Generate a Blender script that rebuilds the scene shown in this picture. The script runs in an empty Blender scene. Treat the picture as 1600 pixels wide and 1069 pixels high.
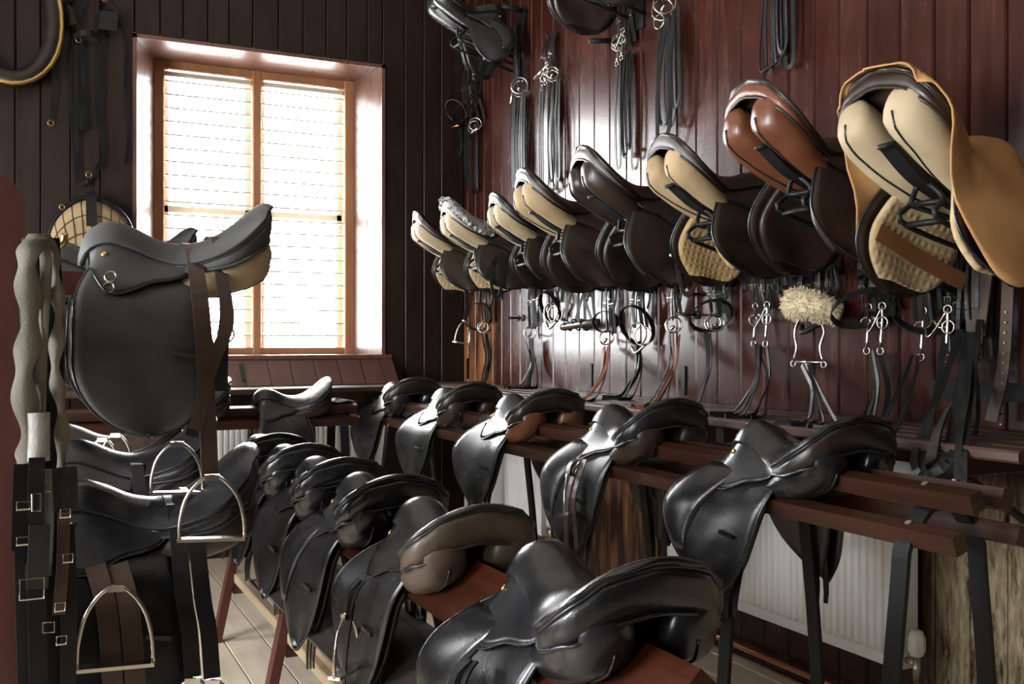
import bpy, math, random
import numpy as np
from mathutils import Vector, Matrix, Euler

# ------------------------------------------------------------------ camera, sky, exposure
EYE = 1.29
YAW = math.radians(26.0)
FPX = 1560.0
S26, C26 = math.sin(YAW), math.cos(YAW)
XR, YB = 2.66, 6.16            # planes of the right and back wall
XL, YF, ZC = -2.3, -1.6, 3.95  # left wall, wall behind the camera, ceiling

scene = bpy.context.scene
COL = scene.collection
cam_d = bpy.data.cameras.new('camera'); cam_d.sensor_width = 36.0; cam_d.lens = FPX / 1600 * 36
cam_d.clip_start = 0.02
cam = bpy.data.objects.new('camera', cam_d); COL.objects.link(cam)
cam.location = (0, 0, EYE); cam.rotation_euler = (math.pi / 2, 0, -YAW)
scene.camera = cam

world = bpy.data.worlds.new('overcast_sky'); scene.world = world; world.use_nodes = True
bg = world.node_tree.nodes['Background']
bg.inputs[0].default_value = (0.96, 0.98, 1.0, 1); bg.inputs[1].default_value = 42.0
scene.view_settings.view_transform = 'Standard'; scene.view_settings.look = 'None'
scene.view_settings.exposure = 0.16; scene.view_settings.gamma = 1.0
scene.view_settings.use_curve_mapping = False

# daylight openings: the window in view, plus three unseen ones added in the left wall for fill light
WIN = dict(x0=0.57, x1=2.07, z0=1.21, z1=3.06)
FILL_WINS = [(-0.25, 0.35, 0.80, 2.00), (1.45, 3.05, 0.80, 2.50), (4.20, 5.05, 1.00, 2.30)]   # y0,y1,z0,z1 in the left wall
def portal(loc, rot, sx, sy):
    l = bpy.data.lights.new('daylight_portal', 'AREA'); l.shape = 'RECTANGLE'; l.size = sx; l.size_y = sy
    l.cycles.is_portal = True
    o = bpy.data.objects.new('daylight_portal', l); COL.objects.link(o); o.location = loc; o.rotation_euler = rot
portal((1.335, YB + 0.40, 2.13), (-math.pi / 2, 0, 0), 1.35, 1.85)
for (a, b, c, d) in FILL_WINS:
    portal((XL - 0.12, (a + b) / 2, (c + d) / 2), (0, -math.pi / 2, 0), d - c, b - a)

# ------------------------------------------------------------------ un-projection onto known planes
def ray(u, v):
    t = (u - 800.0) / FPX
    return Vector((S26 + t * C26, C26 - t * S26, -(v - 534.5) / FPX))
def on_x(u, v, x):
    r = ray(u, v); d = x / r.x; return Vector((x, r.y * d, EYE + r.z * d))
def on_y(u, v, y):
    r = ray(u, v); d = y / r.y; return Vector((r.x * d, y, EYE + r.z * d))

# ------------------------------------------------------------------ materials
MAT = {}
def nodes_of(name):
    m = bpy.data.materials.new(name); m.use_nodes = True
    nt = m.node_tree; b = nt.nodes['Principled BSDF']; MAT[name] = m
    return m, nt, b
def N(nt, t, **kw):
    n = nt.nodes.new(t)
    for k, v in kw.items():
        if k in ('operation', 'blend_type', 'data_type', 'noise_dimensions', 'wave_type', 'bands_direction', 'feature'): setattr(n, k, v)
    return n
def ramp(nt, fac, stops):
    r = nt.nodes.new('ShaderNodeValToRGB'); cr = r.color_ramp
    while len(cr.elements) < len(stops): cr.elements.new(0.5)
    for e, (p, c) in zip(cr.elements, stops): e.position = p; e.color = (*c, 1)
    nt.links.new(fac, r.inputs[0]); return r.outputs[0]
def coords(nt, scale=(1, 1, 1), world_space=False, rnd=False):
    if world_space:
        src = nt.nodes.new('ShaderNodeNewGeometry').outputs['Position']
    else:
        src = nt.nodes.new('ShaderNodeTexCoord').outputs['Object']
    mp = nt.nodes.new('ShaderNodeMapping'); mp.inputs['Scale'].default_value = scale
    nt.links.new(src, mp.inputs['Vector'])
    if rnd:
        oi = nt.nodes.new('ShaderNodeObjectInfo'); mu = N(nt, 'ShaderNodeMath', operation='MULTIPLY'); mu.inputs[1].default_value = 37.0
        nt.links.new(oi.outputs['Random'], mu.inputs[0]); cb = nt.nodes.new('ShaderNodeCombineXYZ')
        for i in range(3): nt.links.new(mu.outputs[0], cb.inputs[i])
        nt.links.new(cb.outputs[0], mp.inputs['Location'])
    return mp.outputs[0]
def noise(nt, vec, scale, detail=4, rough=0.55):
    n = nt.nodes.new('ShaderNodeTexNoise'); n.inputs['Scale'].default_value = scale
    n.inputs['Detail'].default_value = detail; n.inputs['Roughness'].default_value = rough
    nt.links.new(vec, n.inputs['Vector']); return n.outputs['Fac']
def bump(nt, b, h, strength, dist=0.002):
    bp = nt.nodes.new('ShaderNodeBump'); bp.inputs['Strength'].default_value = strength; bp.inputs['Distance'].default_value = dist
    nt.links.new(h, bp.inputs['Height']); nt.links.new(bp.outputs[0], b.inputs['Normal'])
def rough_range(nt, b, fac, lo, hi):
    mr = nt.nodes.new('ShaderNodeMapRange'); mr.inputs['From Min'].default_value = 0.3; mr.inputs['From Max'].default_value = 0.7
    mr.inputs['To Min'].default_value = lo; mr.inputs['To Max'].default_value = hi
    nt.links.new(fac, mr.inputs['Value']); nt.links.new(mr.outputs[0], b.inputs['Roughness'])

def leather(name, c0, c1, r0, r1, bs=0.25, spec=0.5):
    m, nt, b = nodes_of(name)
    v = coords(nt, rnd=True)
    n1 = noise(nt, v, 9, 3); n2 = noise(nt, v, 170, 3, 0.6)
    nt.links.new(ramp(nt, n1, [(0.3, c0), (0.72, c1)]), b.inputs['Base Color'])
    rough_range(nt, b, n1, r0, r1)
    b.inputs['Specular IOR Level'].default_value = spec
    bump(nt, b, n2, bs, 0.0015)
leather('leather_black', (0.006, 0.006, 0.007), (0.013, 0.013, 0.014), 0.20, 0.32)
leather('leather_worn', (0.010, 0.010, 0.011), (0.026, 0.025, 0.024), 0.22, 0.36)
leather('leather_grey', (0.030, 0.031, 0.029), (0.060, 0.060, 0.056), 0.52, 0.66)
leather('leather_brownblack', (0.009, 0.006, 0.0045), (0.020, 0.013, 0.009), 0.28, 0.42)
leather('leather_brown', (0.014, 0.008, 0.005), (0.032, 0.017, 0.011), 0.30, 0.44)
leather('leather_olive', (0.050, 0.035, 0.022), (0.085, 0.060, 0.040), 0.34, 0.46)
leather('leather_chestnut', (0.085, 0.026, 0.011), (0.15, 0.052, 0.024), 0.30, 0.42)
leather('leather_tan', (0.15, 0.060, 0.022), (0.23, 0.095, 0.038), 0.45, 0.6)
leather('leather_dust', (0.09, 0.085, 0.08), (0.17, 0.16, 0.15), 0.42, 0.55)
leather('strap_black', (0.007, 0.007, 0.007), (0.016, 0.016, 0.016), 0.32, 0.46, 0.15, 0.2)
leather('strap_brown', (0.035, 0.020, 0.013), (0.065, 0.038, 0.025), 0.34, 0.48, 0.15)
leather('strap_red', (0.16, 0.045, 0.020), (0.25, 0.075, 0.035), 0.36, 0.5, 0.15)
leather('canvas_cream', (0.28, 0.195, 0.10), (0.40, 0.29, 0.16), 0.75, 0.85, 0.5)
leather('canvas_tan', (0.33, 0.17, 0.058), (0.46, 0.25, 0.095), 0.78, 0.9, 0.4)
leather('linen_cream', (0.30, 0.23, 0.135), (0.42, 0.335, 0.21), 0.6, 0.75, 0.4)
leather('web_cream', (0.125, 0.115, 0.09), (0.19, 0.175, 0.14), 0.85, 0.95, 0.8)
leather('fleece_grey', (0.28, 0.27, 0.25), (0.45, 0.44, 0.42), 0.95, 1.0, 1.0)
leather('fleece_cream', (0.55, 0.45, 0.28), (0.78, 0.68, 0.48), 0.95, 1.0, 1.0)

def quilt(name, c0, c1):
    m, nt, b = nodes_of(name)
    v = coords(nt); n1 = noise(nt, v, 14, 3)
    nt.links.new(ramp(nt, n1, [(0.3, c0), (0.7, c1)]), b.inputs['Base Color'])
    b.inputs['Roughness'].default_value = 0.8
    w = []
    for d in ('X', 'Z'):
        t = nt.nodes.new('ShaderNodeTexWave'); t.wave_type = 'BANDS'; t.bands_direction = d
        t.inputs['Scale'].default_value = 14; t.inputs['Distortion'].default_value = 2.5
        nt.links.new(v, t.inputs['Vector']); w.append(t.outputs['Fac'])
    mx = N(nt, 'ShaderNodeMath', operation='MULTIPLY'); nt.links.new(w[0], mx.inputs[0]); nt.links.new(w[1], mx.inputs[1])
    bump(nt, b, mx.outputs[0], 0.45, 0.006)
quilt('quilt_cream', (0.36, 0.26, 0.13), (0.50, 0.38, 0.22))
quilt('quilt_ochre', (0.33, 0.21, 0.085), (0.46, 0.31, 0.14))

def metal(name, c, r):
    m, nt, b = nodes_of(name)
    b.inputs['Base Color'].default_value = (*c, 1); b.inputs['Metallic'].default_value = 1.0; b.inputs['Roughness'].default_value = r
metal('steel', (0.50, 0.47, 0.42), 0.24)
metal('brass', (0.60, 0.42, 0.16), 0.30)
metal('copper', (0.55, 0.25, 0.13), 0.32)
def plain(name, c, r, spec=0.5, bs=0.0):
    m, nt, b = nodes_of(name)
    b.inputs['Base Color'].default_value = (*c, 1); b.inputs['Roughness'].default_value = r; b.inputs['Specular IOR Level'].default_value = spec
    if bs:
        bump(nt, b, noise(nt, coords(nt), 60, 4), bs, 0.002)
plain('iron_black', (0.007, 0.007, 0.0075), 0.5, 0.25, 0.4)
plain('white_enamel', (0.86, 0.87, 0.85), 0.35)
plain('white_plastic', (0.78, 0.78, 0.75), 0.4)
plain('ceiling_paint', (0.55, 0.50, 0.44), 0.8)
plain('thread', (0.20, 0.17, 0.12), 0.7)
plain('blind_slat', (0.55, 0.50, 0.41), 0.5)
plain('dark_gap', (0.012, 0.006, 0.004), 0.9)

def wood(name, axis, stops, r0, r1, gscale=1.0, bs=0.25, world_space=False, spec=0.5):
    m, nt, b = nodes_of(name)
    sc = [9 * gscale] * 3; sc[axis] = 0.7 * gscale
    v = coords(nt, tuple(sc), rnd=True)
    g = noise(nt, v, 3.0, 6, 0.65)
    v2 = coords(nt, (1, 1, 1), rnd=True); blot = noise(nt, v2, 2.3, 3)
    mx = N(nt, 'ShaderNodeMath', operation='MULTIPLY_ADD'); mx.inputs[1].default_value = 0.55
    ml = N(nt, 'ShaderNodeMath', operation='MULTIPLY'); ml.inputs[1].default_value = 0.45
    nt.links.new(blot, ml.inputs[0]); nt.links.new(g, mx.inputs[0]); nt.links.new(ml.outputs[0], mx.inputs[2])
    nt.links.new(ramp(nt, mx.outputs[0], stops), b.inputs['Base Color'])
    rough_range(nt, b, mx.outputs[0], r0, r1); b.inputs['Specular IOR Level'].default_value = spec
    bump(nt, b, g, bs, 0.003)
    return m, nt, b
wood('rail_wood', 1, [(0.3, (0.015, 0.0055, 0.003)), (0.7, (0.042, 0.014, 0.0068))], 0.3, 0.45, spec=0.3)
wood('rail_wood_x', 0, [(0.3, (0.015, 0.0055, 0.003)), (0.7, (0.042, 0.014, 0.0068))], 0.3, 0.45, spec=0.3)
wood('slat_wood', 1, [(0.3, (0.034, 0.017, 0.011)), (0.7, (0.078, 0.042, 0.029))], 0.36, 0.5, spec=0.35)
wood('slat_wood_x', 0, [(0.3, (0.034, 0.017, 0.011)), (0.7, (0.078, 0.042, 0.029))], 0.36, 0.5, spec=0.35)
wood('horse_wood', 1, [(0.3, (0.010, 0.0026, 0.0011)), (0.7, (0.052, 0.0115, 0.0038))], 0.30, 0.46, bs=0.5, spec=0.3)
wood('post_red', 2, [(0.3, (0.035, 0.007, 0.005)), (0.7, (0.085, 0.017, 0.011))], 0.4, 0.6)
wood('raw_wood', 1, [(0.3, (0.26, 0.19, 0.12)), (0.7, (0.42, 0.32, 0.21))], 0.5, 0.7)
wood('dark_board', 1, [(0.3, (0.022, 0.018, 0.016)), (0.7, (0.06, 0.048, 0.042))], 0.4, 0.6)
wood('frame_wood', 2, [(0.3, (0.24, 0.105, 0.045)), (0.7, (0.40, 0.19, 0.085))], 0.45, 0.6)
wood('reveal_paint', 2, [(0.3, (0.085, 0.038, 0.028)), (0.7, (0.15, 0.072, 0.055))], 0.24, 0.36)
wood('apron_paint', 2, [(0.3, (0.05, 0.018, 0.014)), (0.7, (0.095, 0.036, 0.028))], 0.5, 0.65)
wood('floor_wood', 1, [(0.28, (0.40, 0.33, 0.24)), (0.5, (0.58, 0.49, 0.37)), (0.75, (0.70, 0.61, 0.48))], 0.28, 0.44, bs=0.35)
wood('back_paint', 2, [(0.3, (0.009, 0.0045, 0.0032)), (0.7, (0.022, 0.0098, 0.0068))], 0.36, 0.5, bs=0.2, spec=0.35)

# oxblood board paint, with bare wood where it has worn by the corner and flaked plaster-pale paint low on the right
def wall_paint():
    m, nt, b = wood('wall_paint', 2, [(0.30, (0.017, 0.0036, 0.0025)), (0.52, (0.033, 0.0070, 0.0038)), (0.75, (0.076, 0.021, 0.011))], 0.20, 0.31, bs=0.03, spec=0.5)
    base = b.inputs['Base Color'].links[0].from_socket
    pos = nt.nodes.new('ShaderNodeNewGeometry').outputs['Position']
    sp = nt.nodes.new('ShaderNodeSeparateXYZ'); nt.links.new(pos, sp.inputs[0])
    def mr(src, a, bb):
        n = nt.nodes.new('ShaderNodeMapRange'); n.interpolation_type = 'SMOOTHSTEP'
        n.inputs['From Min'].default_value = a; n.inputs['From Max'].default_value = bb
        nt.links.new(src, n.inputs['Value']); return n.outputs[0]
    def mul(a, c):
        n = N(nt, 'ShaderNodeMath', operation='MULTIPLY'); nt.links.new(a, n.inputs[0]); nt.links.new(c, n.inputs[1]); return n.outputs[0]
    def mix(fac, a, c):
        n = nt.nodes.new('ShaderNodeMix'); n.data_type = 'RGBA'; nt.links.new(fac, n.inputs['Factor'])
        nt.links.new(a, n.inputs['A'])
        if isinstance(c, tuple): n.inputs['B'].default_value = (*c, 1)
        else: nt.links.new(c, n.inputs['B'])
        return n.outputs['Result']
    v = coords(nt, (1.0, 5.0, 1.0), True); flake = noise(nt, v, 4.5, 7, 0.7)
    fm = mr(flake, 0.36, 0.50)
    low = mul(mr(sp.outputs['Z'], 0.92, 0.70), mr(sp.outputs['Y'], 2.38, 2.15))
    col = mix(mul(fm, low), base, ramp(nt, noise(nt, v, 12, 5), [(0.35, (0.24, 0.185, 0.10)), (0.65, (0.58, 0.50, 0.33))]))
    # unpainted, scuffed board by the corner and behind the rack
    v2 = coords(nt, (1.0, 3.0, 0.6), True); sc = noise(nt, v2, 3.0, 5, 0.6)
    bare = mul(mr(sc, 0.44, 0.62), mul(mr(sp.outputs['Z'], 1.02, 0.92), mr(sp.outputs['Y'], 3.5, 3.7)))
    col = mix(bare, col, (0.24, 0.10, 0.036))
    cor = mul(mr(sp.outputs['Y'], 5.62, 5.72), mr(sp.outputs['Z'], 1.9, 1.3))
    col = mix(mul(cor, mr(sc, 0.30, 0.55)), col, (0.30, 0.12, 0.045))
    # pale scuffs and knocks scattered over the paint
    v3 = coords(nt, (1.0, 8.0, 1.6), True); k = mr(noise(nt, v3, 6, 8, 0.75), 0.63, 0.72)
    h = N(nt, 'ShaderNodeMath', operation='MULTIPLY'); h.inputs[1].default_value = 0.35; nt.links.new(k, h.inputs[0])
    col = mix(h.outputs[0], col, (0.22, 0.17, 0.15))
    nt.links.new(col, b.inputs['Base Color'])
wall_paint()

def glass():
    m, nt, b = nodes_of('pane_glass')
    tr = nt.nodes.new('ShaderNodeBsdfTransparent'); gl = nt.nodes.new('ShaderNodeBsdfGlossy'); gl.inputs['Roughness'].default_value = 0.02
    mx = nt.nodes.new('ShaderNodeMixShader'); mx.inputs[0].default_value = 0.05
    nt.links.new(tr.outputs[0], mx.inputs[1]); nt.links.new(gl.outputs[0], mx.inputs[2])
    nt.links.new(mx.outputs[0], nt.nodes['Material Output'].inputs['Surface'])
glass()

# ------------------------------------------------------------------ mesh helpers
def me_of(name, V, F, mat=None, smooth=False):
    me = bpy.data.meshes.new(name); me.from_pydata([tuple(v) for v in V], [], F); me.update()
    me.materials.append(MAT[mat] if mat else None)
    if smooth: me.polygons.foreach_set('use_smooth', [True] * len(me.polygons))
    return me
def ob(name, me, parent=None, mat=None, loc=None):
    o = bpy.data.objects.new(name, me); COL.objects.link(o)
    if parent: o.parent = parent
    if loc is not None: o.location = loc
    if mat and me.materials[0] != MAT[mat]:
        o.material_slots[0].link = 'OBJECT'; o.material_slots[0].material = MAT[mat]
    return o
def tag(o, label, cat, group=None):
    o['label'] = label; o['category'] = cat
    if group: o['group'] = group
    return o
def empty(name, loc=(0, 0, 0), rot=None):
    o = bpy.data.objects.new(name, None); o.empty_display_size = 0.05; COL.objects.link(o); o.location = loc
    if rot is not None: o.rotation_euler = rot
    return o
def structure(o): o['kind'] = 'structure'; return o

class MB:
    """collects shapes into one mesh"""
    def __init__(s): s.V = []; s.F = []
    def add(s, V, F):
        k = len(s.V); s.V += [tuple(v) for v in V]; s.F += [tuple(i + k for i in f) for f in F]; return s
    def box(s, x0, x1, y0, y1, z0, z1, ch=0.0):
        if ch <= 0:
            V = [(x, y, z) for z in (z0, z1) for y in (y0, y1) for x in (x0, x1)]
            return s.add(V, [(0, 2, 3, 1), (4, 5, 7, 6), (0, 1, 5, 4), (1, 3, 7, 5), (3, 2, 6, 7), (2, 0, 4, 6)])
        # chamfered along the longest axis
        d = [x1 - x0, y1 - y0, z1 - z0]; ax = d.index(max(d)); lo = [x0, y0, z0]; hi = [x1, y1, z1]
        a, b = [i for i in range(3) if i != ax]
        pr = [(lo[a] + ch, lo[b]), (hi[a] - ch, lo[b]), (hi[a], lo[b] + ch), (hi[a], hi[b] - ch), (hi[a] - ch, hi[b]), (lo[a] + ch, hi[b]), (lo[a], hi[b] - ch), (lo[a], lo[b] + ch)]
        V = []
        for e in (lo[ax], hi[ax]):
            for p in pr:
                q = [0, 0, 0]; q[ax] = e; q[a] = p[0]; q[b] = p[1]; V.append(q)
        n = 8; F = [(i, (i + 1) % n, n + (i + 1) % n, n + i) for i in range(n)] + [tuple(range(n - 1, -1, -1)), tuple(range(n, 2 * n))]
        if ax == 1: F = [tuple(reversed(f)) for f in F]
        return s.add(V, F)
    def bar(s, p, q, w, t, ref=(0, 0, 1)):
        """rectangular bar p->q; w across, t along ref"""
        p, q, ref = Vector(p), Vector(q), Vector(ref); d = (q - p).normalized()
        a = d.cross(ref).normalized(); b = a.cross(d).normalized(); V = []
        for c in (p, q):
            for (i, j) in ((-1, -1), (1, -1), (1, 1), (-1, 1)): V.append(c + a * (i * w / 2) + b * (j * t / 2))
        return s.add(V, [(3, 2, 1, 0), (4, 5, 6, 7), (0, 1, 5, 4), (1, 2, 6, 5), (2, 3, 7, 6), (3, 0, 4, 7)])
    def tube(s, pts, r, n=8, closed=False, sub=1):
        V, F = tube_vf(pts, r, n, closed); return s.add(V, F)
    def cyl(s, p, q, r, n=12): return s.tube([p, q], r, n)
    def mesh(s, name, mat, smooth=False): return me_of(name, s.V, s.F, mat, smooth)
    def obj(s, name, mat, parent=None, smooth=False, loc=None): return ob(name, s.mesh(name, mat, smooth), parent, None, loc)

def cr(pts, n):
    """Catmull-Rom resample to n points"""
    P = np.array(pts, float)
    if len(P) == 2: return P[0] + (P[1] - P[0]) * np.linspace(0, 1, n)[:, None]
    E = np.vstack([2 * P[0] - P[1], P, 2 * P[-1] - P[-2]])
    out = []
    for x in np.linspace(0, len(P) - 1 - 1e-9, n):
        i = int(x); f = x - i; a, b, c, d = E[i:i + 4]
        out.append(0.5 * (2 * b + (c - a) * f + (2 * a - 5 * b + 4 * c - d) * f * f + (3 * b - 3 * c + d - a) * f ** 3))
    return np.array(out)
def tab(xs, ys):
    """smooth 1-D table"""
    xs = np.array(xs, float); ys = np.array(ys, float); m = np.gradient(ys, xs)
    def f(x):
        x = min(max(x, xs[0]), xs[-1]); i = min(int(np.searchsorted(xs, x, 'right')) - 1, len(xs) - 2)
        h = xs[i + 1] - xs[i]; t = (x - xs[i]) / h
        return (2 * t**3 - 3 * t**2 + 1) * ys[i] + (t**3 - 2 * t**2 + t) * h * m[i] + (-2 * t**3 + 3 * t**2) * ys[i + 1] + (t**3 - t**2) * h * m[i + 1]
    return f
def tube_vf(pts, r, n=8, closed=False):
    P = [Vector(p) for p in pts]; k = len(P); V = []; up = None
    rs = r if hasattr(r, '__len__') else [r] * k
    for i in range(k):
        if closed: d = P[(i + 1) % k] - P[i - 1]
        else: d = P[min(i + 1, k - 1)] - P[max(i - 1, 0)]
        d.normalize()
        if up is None: up = Vector((0, 0, 1)) if abs(d.z) < 0.9 else Vector((1, 0, 0))
        a = d.cross(up).normalized(); up = a.cross(d).normalized()
        for j in range(n):
            th = 2 * math.pi * j / n; V.append(P[i] + (a * math.cos(th) + up * math.sin(th)) * rs[i])
    F = []
    for i in range(k if closed else k - 1):
        for j in range(n):
            F.append((i * n + j, i * n + (j + 1) % n, ((i + 1) % k) * n + (j + 1) % n, ((i + 1) % k) * n + j))
    if not closed: F += [tuple(range(n - 1, -1, -1)), tuple((k - 1) * n + j for j in range(n))]
    return V, F
def ribbon_vf(pts, w, t, ref, n=10, twist=0.0, taper=1.0):
    """flat strap along pts: w wide, t thick, its face turned to ref"""
    P = [Vector(p) for p in (cr(pts, n) if n else pts)]; k = len(P); V = []; ref = Vector(ref); prev = None
    for i in range(k):
        d = (P[min(i + 1, k - 1)] - P[max(i - 1, 0)]).normalized()
        a = d.cross(ref)
        if a.length < 0.15 and prev is not None: a = prev - d * prev.dot(d)
        a.normalize()
        if prev is not None and a.dot(prev) < 0: a = -a
        prev = a.copy(); b = a.cross(d)
        th = twist * i / (k - 1); ca, sa = math.cos(th), math.sin(th); A = a * ca + b * sa; B = b * ca - a * sa
        ww = w * (1 + (taper - 1) * i / (k - 1))
        for (x, y) in ((-1, -1), (1, -1), (1, 1), (-1, 1)): V.append(P[i] + A * (x * ww / 2) + B * (y * t / 2))
    F = [(3, 2, 1, 0), tuple(4 * (k - 1) + j for j in range(4))]
    for i in range(k - 1):
        for j in range(4): F.append((4 * i + j, 4 * i + (j + 1) % 4, 4 * i + 4 + (j + 1) % 4, 4 * i + 4 + j))
    return V, F
def strap(name, pts, w, t, ref, mat, parent, n=10, twist=0.0, taper=1.0):
    V, F = ribbon_vf(pts, w, t, ref, n, twist, taper); return ob(name, me_of(name, V, F, mat), parent)
def circle(c, R, ax, n=20, e=1.0, a0=0.0, a1=2 * math.pi):
    """points of a circle about axis ax"""
    ax = Vector(ax).normalized(); u = ax.cross(Vector((0, 0, 1)) if abs(ax.z) < 0.9 else Vector((1, 0, 0))).normalized(); v = ax.cross(u)
    full = abs(a1 - a0 - 2 * math.pi) < 1e-6
    return [Vector(c) + u * (R * math.cos(a)) + v * (R * e * math.sin(a)) for a in [a0 + (a1 - a0) * i / (n if full else n - 1) for i in range(n)]]
def ring(name, c, R, r, ax, mat, parent, n=18, e=1.0):
    V, F = tube_vf(circle(c, R, ax, n, e), r, 6, True); return ob(name, me_of(name, V, F, mat, True), parent)
def rod(name, pts, r, mat, parent, n=8, k=0):
    V, F = tube_vf(cr(pts, k) if k else pts, r, n); return ob(name, me_of(name, V, F, mat, True), parent)

def grid_vf(G, thick=0.0, flip=False):
    """G: nu x nv x 3. thick>0 gives a closed shell"""
    G = np.array(G, float); nu, nv, _ = G.shape
    du = np.gradient(G, axis=0); dv = np.gradient(G, axis=1); nm = np.cross(du, dv)
    l = np.linalg.norm(nm, axis=2, keepdims=True); l[l < 1e-12] = 1; nm /= l
    if flip: nm = -nm
    idx = np.arange(nu * nv).reshape(nu, nv); F = []
    for i in range(nu - 1):
        for j in range(nv - 1):
            f = (int(idx[i, j]), int(idx[i + 1, j]), int(idx[i + 1, j + 1]), int(idx[i, j + 1]))
            F.append(f[::-1] if flip else f)
    V = G.reshape(-1, 3)
    if thick <= 0: return V, F
    W = (G - nm * thick).reshape(-1, 3); k = nu * nv
    F2 = [tuple(x + k for x in f[::-1]) for f in F]
    bd = [int(idx[i, 0]) for i in range(nu)] + [int(idx[nu - 1, j]) for j in range(1, nv)] + [int(idx[i, nv - 1]) for i in range(nu - 2, -1, -1)] + [int(idx[0, j]) for j in range(nv - 2, 0, -1)]
    F3 = []
    for a, b in zip(bd, bd[1:] + bd[:1]):
        f = (b, a, a + k, b + k); F3.append(f[::-1] if flip else f)
    return np.vstack([V, W]), F + F2 + F3
def mirror(V, F):
    V = np.array(V, float).copy(); V[:, 1] *= -1; return V, [tuple(reversed(f)) for f in F]
def loft_vf(secs):
    """closed sections (k x n x 3) lofted, ends capped"""
    S = np.array(secs, float); k, n, _ = S.shape; F = []
    for i in range(k - 1):
        for j in range(n): F.append((i * n + j, i * n + (j + 1) % n, (i + 1) * n + (j + 1) % n, (i + 1) * n + j))
    F += [tuple(range(n - 1, -1, -1)), tuple((k - 1) * n + j for j in range(n))]
    return S.reshape(-1, 3), F

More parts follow.
